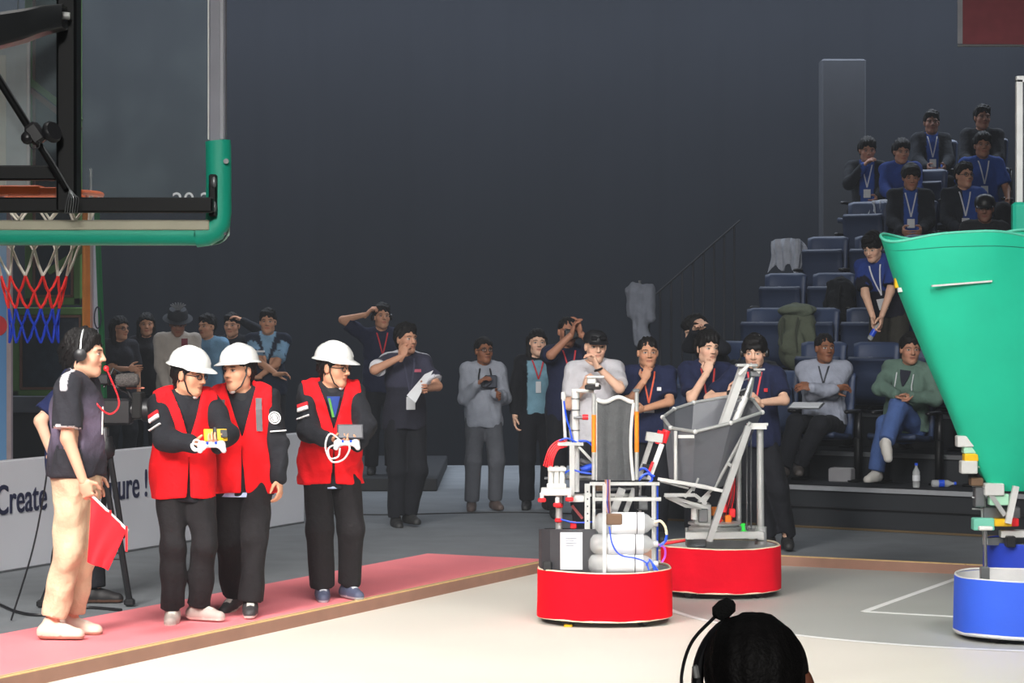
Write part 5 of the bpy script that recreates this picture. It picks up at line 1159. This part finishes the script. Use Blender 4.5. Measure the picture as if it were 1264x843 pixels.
r.box('white_label', 837, 537, 857, 541, .34, .01, M_WHITE, hp_, .002)
r.rod('hopper_post', (834, 532), (834, 592), .012, M_WHITE, .24, .20); r.rod('hopper_strut', (926, 521), (881, 604), .012, M_ALU, .22, .12)
for a, b, tt in (((812, 591), (892, 606), .20), ((812, 591), (868, 600), .30), ((868, 600), (892, 606), .25)): r.bar('truss_chord', a, b, .020, M_WHITE, tt)
for a, b in (((815, 594), (850, 603)), ((838, 596), (852, 600)), ((856, 606), (862, 590))): r.bar('truss_web', a, b, .012, M_ALU, .25)
for a, b, tt in (((820, 611), (870, 626), .25), ((820, 611), (858, 611), .30), ((858, 611), (872, 622), .25), ((845, 624), (866, 627), .2), ((822, 613), (848, 625), .22)): r.bar('arm_link', a, b, .022, M_ALU, tt)
for a, b in (((845, 614), (857, 600)), ((862, 620), (880, 603)), ((866, 624), (876, 610))): r.bar('arm_link', a, b, .020, M_ALU, .18)
ms = r.bar('mast_rail', (892, 526), (918, 452), .050, M_WHITE, .02, -.02); r.rod('mast_cylinder', (908, 520), (920, 490), .024, M_WHITE, .0, -.02); r.rod('mast_cylinder', (920, 491), (930, 462), .016, M_ALU, -.02, -.04); r.bar('mast_plate', (924, 490), (930, 455), .05, M_ALU, -.06, -.08, h=.012)
r.box('mast_head', 909, 449, 936, 453, .04, .10, M_ALU, ms); r.bar('head_strap', (912, 462), (924, 450), .020, M_WHITE, .05); r.bar('head_strap', (926, 449), (938, 460), .018, M_WHITE, .0); r.bar('head_arm', (930, 456), (944, 456), .012, M_ALU, .02); r.box('head_block', 926, 457, 940, 465, .0, .05, M_STEEL)
for k in range(4): r.bar('mast_rung', (905 + 4.5 * k, 508 - 13 * k), (911 + 4.5 * k, 506 - 13 * k), .010, M_STEEL, .0)
r.bar('a_frame', (924, 526), (875, 668), .042, M_ALU, .26, .28); r.rod('rear_post', (938, 527), (939, 662), .024, M_ALU, .15); r.rod('inner_post', (912, 540), (912, 655), .018, M_ALU, -.1); r.bar('frame_brace', (899, 572), (908, 580), .02, M_ALU, .22)
for x in (922, 927): r.rod('guide_rod', (x, 535), (x, 660), .006, M_STEEL, -.05)
cl = r.bar('frame_clamp', (922, 526), (946, 526), .040, M_WHITE, .18); r.rod('clamp_bolt', (944, 524), (948, 524), .012, M_ALU, .18, parent=cl)
r.rod('post_socket', (939, 650), (939, 672), .040, M_ALU, .15); r.box('socket_block', 934, 656, 944, 668, .20, .05, M_ALU)
r.box('green_bracket', 914, 655, 923, 660, .22, .04, M_GREEN); r.bar('green_bracket', (917, 646), (918, 658), .022, M_GREEN, .22); r.bar('green_bracket', (914, 648), (920, 647), .010, M_GREEN, .22)
r.rod('red_front_bar', (820, 671), (846, 667), .010, M_RED, .20); r.box('dark_cluster', 848, 662, 872, 676, .12, .15, M_STEEL)
# ---- blue robots at the right edge
r = Robot('blue skirted robot base with an open white inside at the right edge', 1266, 14.25)
r.skirt(.40, .38, .045, .365, M_SKIRT_B, .003, M_WHITE, lip=.03)
r.rod('thin_post', (1217, 716), (1216, 655), .010, M_STEEL, .1); r.box('post_foot', 1211, 700, 1222, 722, .12, .05, M_STEEL); r.box('post_cap', 1209, 650, 1226, 655, .12, .05, M_WHITE)
r.put('wooden_floor', MB().prism([(x * .93, y * .93) for x, y in oval(.40, .38)], .15, .16), M_INNER)
r = Robot('blue skirted robot with a tall leaning green cloth hopper at the right edge', 1290, 16.6)
r.skirt(.40, .38, .035, .345, mat('deep_blue_skirt', s2l(30, 64, 196), .7), .003, mat('blue_edging', s2l(40, 70, 190), .6))
lev = [(606, 1247, 24, .09), (575, 1243, 40, .14), (540, 1238, 54, .18), (500, 1232, 64, .21), (450, 1222, 76, .25), (400, 1209, 84, .27), (360, 1199, 90, .29), (330, 1192, 93, .30), (306, 1187, 95, .31), (291, 1183, 96, .31)]
rows = []; NA = 57
for li, (y, xc, hw, dp) in enumerate(lev):
    rw = []; f = li / 9
    for a in np.linspace(-math.pi, math.pi, NA):
        c, s_ = math.cos(a), math.sin(a); ex = .72
        cx = abs(c) ** ex * (1 if c > 0 else -1); sy = abs(s_) ** ex * (1 if s_ > 0 else -1)
        w = 1 + .035 * math.sin(a * 7 + f * 5) * f + .05 * math.sin(a * 3 - 1.2 + f * 4) * (1 - abs(2 * f - 1))
        lip = (5 * math.sin(a * 3 + .6) - 5 * c * .6) * max(0, f - .8) / .2
        rw.append(r.K(xc + hw * cx, y + lip, .20 + dp * sy * w))
    rows.append(rw)
hc = r.put('green_hopper', MB().strip(rows, .005), M_GREENCL, None, True)
r.put('hopper_rim', MB().tube(rows[-1][:-1], .010, 8, closed=True), mat('teal_rim', s2l(90, 200, 170), .6), hc, True)
r.put('hem_seam', MB().tube([Vector(p) * 1.0 + Vector((0, -.004, 0)) for p in rows[-2]], .004, 6), mat('seam_green', s2l(8, 140, 112), .7), hc, True)
r.bar('white_strip', (1150, 353), (1224, 347), .030, M_WHITE, .53, .50, h=.012, parent=hc)
r.box('yellow_clamp', 1105, 342, 1119, 356, .32, .06, M_YELLOW); r.bar('white_bracket', (1108, 358), (1128, 356), .030, M_WHITE, .34); r.bar('dark_lever', (1126, 356), (1150, 344), .022, M_STEEL, .42)
r.bar('hopper_side_pole', (1096, 296), (1112, 350), .016, M_WHITE, .24); r.bar('hopper_side_pole', (1112, 350), (1200, 552), .018, mat('teal_rim'), .24, .28)
for (x0, y0, x1, y1, tt, m) in ((1182, 538, 1205, 552, .34, M_WHITE), (1190, 550, 1209, 560, .33, mat('pale_green', s2l(170, 220, 190), .6)), (1191, 560, 1208, 570, .33, M_YELLOW), (1187, 569, 1207, 585, .34, M_WHITE), (1207, 564, 1218, 578, .30, mat('pale_green')), (1199, 590, 1214, 600, .30, mat('copper_brown')), (1204, 602, 1216, 626, .30, M_STEEL), (1216, 597, 1240, 612, .36, M_WHITE), (1222, 610, 1246, 624, .34, mat('pale_green')), (1202, 640, 1228, 655, .34, mat('mint', s2l(120, 205, 180), .6)), (1228, 641, 1250, 650, .36, M_YELLOW), (1248, 640, 1258, 650, .36, M_RED), (1214, 626, 1260, 640, .28, M_STEEL), (1236, 655, 1290, 664, .30, M_WHITE), (1243, 662, 1254, 676, .36, M_BLACK)): r.box('mechanism_block', x0, y0, x1, y1, tt, .10, m)
r.bar('white_link', (1254, 600), (1244, 646), .04, M_WHITE, .38); r.bar('white_link', (1216, 600), (1240, 636), .03, M_ALU, .34); r.bar('silver_post', (1212, 596), (1216, 672), .03, M_ALU, .24); r.bar('silver_post', (1270, 590), (1270, 690), .05, M_ALU, .1); r.bar('silver_post', (1300, 590), (1300, 690), .05, M_ALU, .0); r.bar('base_beam', (1215, 668), (1340, 668), .05, M_STEEL, .2)
for y in (600, 614, 628): r.bar('cross_rod', (1200, y), (1250, y + 2), .010, M_ALU, .26)
# ------------------------------------------------------------------ near basketball backboard, seen from behind
M_PAD = mat('green_pad', s2l(14, 168, 138), .55, var=.05, scale=6, bump=.05); M_PADEDGE = mat('pad_edge', s2l(170, 200, 185), .6)
def glass_mat():
    m = bpy.data.materials.new('board_glass'); m.use_nodes = True; N, L = m.node_tree.nodes, m.node_tree.links
    b = N['Principled BSDF']; b.inputs['Base Color'].default_value = (.40, .52, .56, 1); b.inputs['Roughness'].default_value = .18; b.inputs['Alpha'].default_value = .14; b.inputs['Specular IOR Level'].default_value = .35
    no = N.new('ShaderNodeTexNoise'); no.inputs['Scale'].default_value = 5; tc = N.new('ShaderNodeTexCoord'); L.new(tc.outputs['Object'], no.inputs['Vector']); no.inputs['Detail'].default_value = 6
    mr = N.new('ShaderNodeMapRange'); mr.inputs['From Min'].default_value = .45; mr.inputs['From Max'].default_value = .75; mr.inputs['To Min'].default_value = .05; mr.inputs['To Max'].default_value = .11; L.new(no.outputs['Fac'], mr.inputs['Value']); L.new(mr.outputs['Result'], b.inputs['Alpha']); return m
M_GLASS = glass_mat()
HD = 7.9
base = at(-60, 300, HD); hp = thing('backboard', 'glass basketball backboard with green padded edge, seen from behind at upper left', 'backboard', (base.x, HD, 0))
def hk(px, py, t=0.0): return at(px, py, HD - t) - hp.location
def hbox(name, x0, y0, x1, y1, t, dep, m, b=.004, parent=None):
    a, c = hk(x0, y1, t), hk(x1, y0, t); return MB().rbox(((a.x + c.x) / 2, a.y + dep / 2, (a.z + c.z) / 2), (c.x - a.x, dep, c.z - a.z), b).build(name, m, parent or hp)
XL = -395
a, c = hk(XL, 290), hk(268, -110)
MB().box(((a.x + c.x) / 2, .006, (a.z + c.z) / 2), (c.x - a.x, .012, c.z - a.z)).build('glass_pane', M_GLASS, hp)
M_FRAME = mat('frame_grey', s2l(128, 128, 138), .5)
hbox('side_frame', 258, -112, 278, 290, .02, .05, M_FRAME); hbox('frame_rib', 271, -112, 276, 172, .028, .02, mat('rib_grey', s2l(160, 160, 168), .5), .002); hbox('frame_lip', 256.2, -112, 258.4, 172, .012, .03, M_WHITE, .001)
hbox('side_frame', XL - 12, -112, XL + 8, 290, .02, .05, M_ALU); hbox('top_frame', XL, -118, 278, -100, .02, .05, M_ALU); hbox('bottom_frame', XL, 271.5, 258, 284, .048, .06, mat('cream_strip', s2l(176, 172, 150), .6), .003)
# padding: rounded L at each lower corner plus the bottom run
def pad(path, name, w=.040, dep=.085):
    rows = []; pts = [hk(*p) for p in path]; m = len(pts); prof = [(-1, -.3), (-1, .3), (-.8, .75), (-.4, 1), (.4, 1), (.8, .75), (1, .3), (1, -.3), (.8, -.75), (.4, -1), (-.4, -1), (-.8, -.75), (-1, -.3)]
    for i, p in enumerate(pts):
        d = (pts[min(i + 1, m - 1)] - pts[max(i - 1, 0)]).normalized(); n = Vector((-d.z, 0, d.x)); rows.append([p + n * u * w + Vector((0, v * dep / 2, 0)) for u, v in prof])
    mb = MB(); mb.strip(rows); k = len(prof); mb.add(rows[0][:-1], [tuple(range(k - 1))]); mb.add(rows[-1][:-1], [tuple(range(k - 2, -1, -1))]); return mb.build(name, M_PAD, hp, True)
corner = [(269, 174), (269.5, 180), (270, 215), (270, 262), (269, 275), (264, 284), (255, 288.5), (242, 290)]
pd = pad(corner, 'corner_pad'); pad([(243, 290), (100, 289.5), (-60, 289), (-330, 288.5)], 'bottom_pad', .034); pad([(2 * -65 - x, y) for x, y in corner][::-1], 'corner_pad')
MB().tube([hk(x, 301.5, -.03) for x in (-330, -100, 100, 200, 262)], .005, 6).build('pad_piping', M_PADEDGE, hp, True)
MB().tube(curve_pts([hk(262, 301.5, -.03), hk(272, 299, -.03), hk(280, 292, -.03), hk(282.5, 280, -.03), hk(283, 200, -.03)], 5), .004, 6).build('pad_piping', M_PADEDGE, hp, True)
MB().cyl(hk(279, 199, .036), hk(279, 199, .05), .009, 14).build('screw', M_STEEL, hp, True)
bp = hbox('bracket_plate', 257.5, 215, 267, 267, .075, .05, M_BLACKMETAL)
for y in (225, 255): MB().sphere(hk(264, y, .078), .012, 10, (.8, .6, 1.5)).build('bolt', M_STEEL, bp, True)
hbox('vertical_tube', 69, -150, 94, 262, .14, .10, M_BLACKMETAL, .008); hbox('lower_tube', -400, 243.5, 262, 262, .13, .06, M_BLACKMETAL, .005); hbox('upper_tube', -400, 204, 72, 222, .13, .06, M_BLACKMETAL, .005)
hbox('vertical_tube', -224, -150, -199, 262, .14, .10, M_BLACKMETAL, .008)
rows = []
arm = [(-190, 60, .5), (-90, 52, .48), (-30, 46, .44), (0, 38, .40), (30, 32, .34), (55, 25, .28), (80, 21, .20)]
hts = [.06, .058, .054, .052, .048, .042, .037]
for (x, y, t), h in zip(arm, hts):
    c = hk(x, y, t); rows.append([c + Vector((0, v * .05, u * h)) for u, v in ((-1, -.8), (-.8, -1), (.8, -1), (1, -.8), (1, .8), (.8, 1), (-.8, 1), (-1, .8), (-1, -.8))])
MB().strip(rows).build('support_arm', mat('arm_black', s2l(44, 46, 48), .35, spec=.5), hp, True)
MB().cyl(hk(76, 19, .19), hk(86, 20, .19), .012, 12).build('pivot_bolt', M_ALU, hp, True)
MB().cyl(hk(-40, 38, .30), hk(82, 232, .16), .011, 10).build('diagonal_rod', M_BLACKMETAL, hp, True); MB().cyl(hk(-40, 32, .30), hk(45, 168, .20), .007, 10).build('diagonal_rod', M_STEEL, hp, True)
kn = MB().rbox(hk(44, 165, .22), (.07, .05, .05), .01, Ry(55)).build('rod_clamp', M_BLACK, hp)
MB().lathe([(.03, -.012), (.036, -.004), (.036, .004), (.03, .012)], hk(64, 163, .22), 14, (.7, -.5, .3)).build('knob', M_BLACK, kn, True); MB().sphere(hk(34, 170, .23), .022, 10).build('knob', M_BLACK, kn, True)
MB().tube([hk(43, 178, .24) + Vector((.016 * math.cos(a), 0, .016 * math.sin(a))) for a in np.linspace(0, 6.28, 14, endpoint=False)], .002, 6, closed=True).build('ring', M_BLACK, kn, True)
MB().tube([hk(50, 176, .2), hk(66, 200, .2), hk(86, 234, .19)], .0028, 6).build('tie_wire', M_STEEL, hp, True)
for k in range(6): MB().tube(curve_pts([hk(86, 233, .195), hk(84 + 2 * k, 242, .20), hk(82 + 3 * k, 250 - k, .20), hk(86 + (k - 2) * 3, 263, .195)], 4), .0016, 5).build('tie_wire', M_STEEL, hp, True)
c = bpy.data.curves.new('board_print', 'FONT'); c.body = '20.25'; c.size = .075; c.extrude = .0006
o = bpy.data.objects.new('board_print', c); COL.objects.link(o); bpy.context.view_layer.update(); dg = bpy.context.evaluated_depsgraph_get(); me = bpy.data.meshes.new_from_object(o.evaluated_get(dg)); bpy.data.objects.remove(o)
o = link_mesh('board_print', me, M_PAPER, hp, False); o.location = hk(212, 257, -.014); o.rotation_euler = (math.radians(90), 0, 0)
# ring and net
RD = HD + .30; rc = at(42, 240, RD) - hp.location; rr = .225
MB().tube([rc + Vector((rr * math.cos(a), rr * math.sin(a), 0)) for a in np.linspace(0, 2 * math.pi, 40, endpoint=False)], .0095, 8, closed=True).build('hoop_ring', M_ORANGE if False else mat('hoop_orange', s2l(240, 110, 45), .4), hp, True)
MB().rbox((rc.x, .06, rc.z + .0), (.15, .10, .032), .004).build('hoop_bracket', mat('hoop_orange'), hp); hbox('hoop_plate', 10, 231, 69, 247, -.014, .012, mat('hoop_orange'), .002)
MB().bar(rc + Vector((-.06, -.22, -.03)), rc + Vector((-.16, -.10, -.01)), .02).build('hoop_brace', mat('hoop_orange'), hp)
for k in range(12): MB().tube([rc + Vector((rr * math.cos(k * math.pi / 6), rr * math.sin(k * math.pi / 6), -.004 - .014 * math.sin(q))) + Vector((0, 0, 0)) for q in np.linspace(0, math.pi, 5)], .004, 5).build('net_hook', mat('hoop_orange'), hp, True)
z_r = [(0, rr - .006), (-.09, .190), (-.185, .145), (-.275, .112), (-.33, .098), (-.385, .086), (-.44, .080), (-.50, .084)]
def npt(k, j, jit=0): z, rad = z_r[j]; a = (k + .5 * (j % 2)) * math.pi / 6 + .2; return rc + Vector((rad * math.cos(a), rad * math.sin(a), z))
M_NW, M_NR, M_NB = mat('net_white', s2l(226, 220, 208), .8), mat('net_red', s2l(226, 50, 48), .8), mat('net_blue', s2l(34, 64, 190), .8)
for nm, j0, j1, m in (('white_net', 0, 3, M_NW), ('red_net', 3, 5, M_NR), ('blue_net', 5, 7, M_NB)):
    mb = MB()
    for j in range(j0, j1):
        for k in range(12):
            for dk in (0, 1):
                kk = k + (dk - 1 if j % 2 == 0 else dk); p, q = npt(k, j), npt(kk, j + 1); mid = p.lerp(q, .5) + Vector((0, 0, -.008)); mb.tube([p, mid, q], .0042, 5)
    mb.build(nm, m, hp, True)
# post of the goal, off to the left, so that the board stands on something
MB().bar((-1.15, -.42, .0), (-1.15, -.42, 2.75), .16, .16).build('goal_post', M_BLACKMETAL, hp); MB().rbox((-1.15, -.6, .06), (.9, 1.2, .12), .02).build('goal_base', M_BLACKMETAL, hp)
MB().bar((-1.15, -.42, 2.65), hk(-190, 60, .5), .10, .10).build('goal_boom', M_BLACKMETAL, hp)
# ------------------------------------------------------------------ far backboard, only its left edge in the picture
d2 = 17.3; b2 = at(1254, 290, d2); t = thing('backboard', 'far backboard with a white left edge and green pad at the right margin', 'backboard', (b2.x, d2, 0))
z0, z1 = at(0, 345, d2).z, at(0, 98, d2).z
MB().box((.87, 0, (z0 + z1) / 2), (1.70, .012, z1 - z0)).build('glass_pane', M_GLASS, t)
for x in (.023, 1.74): MB().rbox((x, 0, (z0 + z1) / 2), (.046, .05, z1 - z0), .004).build('side_frame', M_WHITE, t)
for z in (z0, z1): MB().rbox((.88, 0, z), (1.76, .05, .046), .004).build('cross_frame', M_WHITE, t)
for x in (.02, 1.74): MB().rbox((x, -.01, z0 + .25), (.10, .10, .60), .02).build('corner_pad', M_PAD, t)
MB().rbox((.88, -.01, z0 - .02), (1.70, .10, .08), .02).build('bottom_pad', M_PAD, t)
MB().bar((.88, .3, 0), (.88, .3, z1 - .3), .14).build('goal_post', M_BLACKMETAL, t); MB().bar((.88, .3, z0 + .3), (.88, .03, z0 + .3), .12).build('goal_boom', M_BLACKMETAL, t)
MB().tube([(.88 + .225 * math.cos(a), -.32 + .225 * math.sin(a), z0 + .15) for a in np.linspace(0, 6.28, 30, endpoint=False)], .0095, 8, closed=True).build('hoop_ring', mat('hoop_orange'), t, True)

# ------------------------------------------------------------------ bags, coats and small things among the seats
def blob(name, label, cat, px, row, db, parts, m, zoff=0.0, cut=None, fold=.012, col=(.1, .1, .1), freq=16):
    d = row_d(px, TB[row] + db); loc = Vector(((px - CX) / F_PX * d, d, TZ[row])); t = thing(name, label, cat, loc, SEAT_ROT)
    return t, d, loc
def soft(t, name, F, col, m=CLOTH, seed=1, amp=.012, freq=18):
    F.fn(folds(amp, freq, seed, (1, 1, 1)), 'd'); v, f = F.mesh(); return link_mesh(name, np_mesh(name, [(v, f)], [lin(*col)]), m, t)
# olive rucksack on a seat
t, d, loc = blob('backpack', 'olive green rucksack standing on a seat above the man in the grey sweater', 'bag', 984, 2, .50, None, None)
F = Field(.016); F.cone((0, 0, .60), (0, -.03, .84), .20, .19, k=.06, u=(0, 1, 0), s=.7); F.ell((0, .12, .66), (.15, .07, .12), k=.03); soft(t, 'bag_body', F, (92, 98, 82), seed=4)
soft(t, 'lid', Field(.014).ell((0, .0, .965), (.20, .15, .07), k=.03), (104, 112, 96), seed=5, amp=.008)
for sx in (-.08, .08): MB().tube(curve_pts([(sx, .15, .90), (sx, .20, .75), (sx, .16, .56)], 5), .010, 6).build('strap', mat('strap_olive', s2l(66, 70, 58), .85), t, True)
# black bag beside it
t, d, loc = blob('duffel_bag', 'black duffel bag slumped on the seats behind the front row', 'bag', 928, 1, .46, None, None)
F = Field(.016); F.cone((-.16, 0, .68), (.16, 0, .66), .15, .16, k=.06); soft(t, 'bag_body', F, (38, 40, 44), seed=6)
MB().tube(curve_pts([(-.14, .02, .80), (0, .05, .93), (.14, .02, .80)], 6), .010, 6).build('handle', M_STEEL, t, True)
t, d, loc = blob('rucksack', 'black rucksack on a seat left of the leaning person', 'bag', 1036, 3, .50, None, None)
F = Field(.018); F.cone((0, 0, .56), (0, -.03, .82), .17, .14, k=.05, u=(0, 1, 0), s=.8); soft(t, 'bag_body', F, (34, 36, 40), seed=8)
for sx in (-.07, .07): MB().tube(curve_pts([(sx, .12, .86), (sx, .17, .7), (sx, .14, .54)], 5), .010, 6).build('strap', M_BLACK, t, True)
def draped(label, px, row, col, w=.36, drop=.34, zt=.99, pleat=.02, db=.52, name='jacket'):
    t, d, loc = blob(name, label, 'clothing', px, row, db, None, None); rows = []
    for v in np.linspace(-1, 1, 16):
        y = -.245 + (.045 if v > 0 else -.045) * min(1, abs(v) * 4) + .02 * v; z = zt - max(0, abs(v) - .08) * drop * (1 if v > 0 else .6)
        rows.append([(u * w / 2 * (1 + .12 * math.sin(v * 5 + u * 2)), y + pleat * math.sin(u * 12 + v * 2), z - .03 * u * u - .04 * math.sin(u * 7) * max(v, 0)) for u in np.linspace(-1, 1, 18)])
    MB().strip(rows, .012).build('cloth', mat('cloth_' + str(col[0]), s2l(*col), .85, var=.15, scale=12), t, True)
    MB().tube(curve_pts([(-w * .4, -.18, zt - .02), (-w * .45, -.15, zt - .15), (-w * .38, -.16, zt - drop * 1.1)], 5), [.035, .036, .036, .035, .034, .034, .033, .032, .030, .028, .026], 8).build('sleeve', mat('cloth_' + str(col[0])), t, True)
draped('light grey jacket draped over a seat back in the middle of the stand', 960, 4, (168, 172, 182))
draped('crumpled white jacket lying over a seat near the top of the stand', 1079, 5, (176, 180, 188), w=.30, drop=.16, zt=1.02)
# grey coat hanging on the rail post beside the seats
dd = row_d(790, .9); cl = at(790, 350, dd); t = thing('hanging_coat', 'grey coat with long sleeves hanging on a stand left of the seats', 'clothing', (cl.x, dd, 0))
kz = lambda py: CAM_H - (py - HY) / F_PX * dd
MB().tube([(0, .05, .02), (0, .05, kz(346))], .014, 8).build('coat_stand', M_STEEL, t, True); MB().lathe([(.20, 0), (.20, .02), (.03, .03)], (0, .05, 0), 16).build('stand_foot', M_STEEL, t, True)
F = Field(.013); F.cone((-.07, 0, kz(356)), (.09, 0, kz(360)), .06, .07, k=.05); F.cone((.08, 0, kz(365)), (.10, 0, kz(392)), .075, .06, k=.05); F.cone((-.08, 0, kz(362)), (-.07, 0, kz(388)), .065, .05, k=.04); F.cone((.0, 0, kz(385)), (.04, 0, kz(418)), .055, .07, k=.05); F.cone((-.06, 0, kz(392)), (-.02, 0, kz(425)), .03, .03, k=.03)
F.cone((0, 0, kz(362)), (.01, 0, kz(385)), .06, .06, k=.04); soft(t, 'coat', F, (112, 116, 126), seed=11, amp=.006, freq=24)
# papers and bottles on the front step
sd = row_d(1012, .30); t = thing('notebook', 'open pale notebook lying on the lap of the man in the grey sweater', 'notebook', at(995, 501, row_d(1000, .15))); MB().rbox((0, 0, 0), (.30, .20, .012), .004, Rz(-20) @ Rx(12)).build('cover', M_STEEL, t); MB().rbox((.0, .0, .008), (.27, .18, .008), .003, Rz(-20) @ Rx(12)).build('pages', M_PAPER, t)
for k, (px, py, lab) in enumerate(((1131, 580, 'clear water bottle standing under the seat of the man in the green hoodie'), (1150, 592, 'blue capped water bottle lying on the front step at the right'))):
    b = row_d(px, .25 + .1 * k); p = Vector(((px - CX) / F_PX * b, b, TZ[0])); t = thing('water_bottle', lab, 'bottle', p)
    ax = (0, 0, 1) if k == 0 else (1, 0, 0); o0 = Vector((0, 0, 0 if k == 0 else .034))
    MB().lathe([(.028, 0), (.033, .01), (.033, .14), (.012, .18), (.012, .2)], o0, 16, ax).build('bottle_body', M_CLEAR, t, True); MB().lathe([(.015, .195), (.015, .215)], o0, 12, ax).build('cap', M_BLUE, t, True); MB().lathe([(.034, .06), (.034, .11)], o0, 16, ax).build('label_band', M_BLUE if k else M_PAPER, t, True)
t = thing('carton_box', 'pale box lying under the seat left of the man in the green hoodie', 'box', at(1040, 565, row_d(1040, .62)) * 1.0); t.location.z = TZ[0]; MB().rbox((0, 0, .06), (.22, .14, .12), .006, Rz(-30)).build('carton', mat('carton_grey', s2l(150, 148, 150), .7), t); MB().rbox((0, 0, .122), (.20, .12, .006), .002, Rz(-30)).build('lid', mat('lid_grey', s2l(165, 163, 165), .7), t)
t = thing('water_bottle', 'small blue and white bottle held by the leaning person', 'bottle', at(1079, 409, d7 - .34)); MB().lathe([(.02, -.09), (.026, -.08), (.026, .04), (.010, .07), (.010, .09)], (0, 0, 0), 14, (.5, 0, .85)).build('bottle_body', M_CLEAR, t, True); MB().lathe([(.027, -.05), (.027, .02)], (0, 0, 0), 14, (.5, 0, .85)).build('label_band', M_BLUE, t, True)
tag(MB().tube(curve_pts([ground(395, 634), ground(470, 636), ground(560, 634), ground(640, 633), ground(720, 635)], 8), .012, 6).build('floor_cable', M_BLACK, None, True), 'black cable running across the dark floor behind the helmeted men', 'cable')
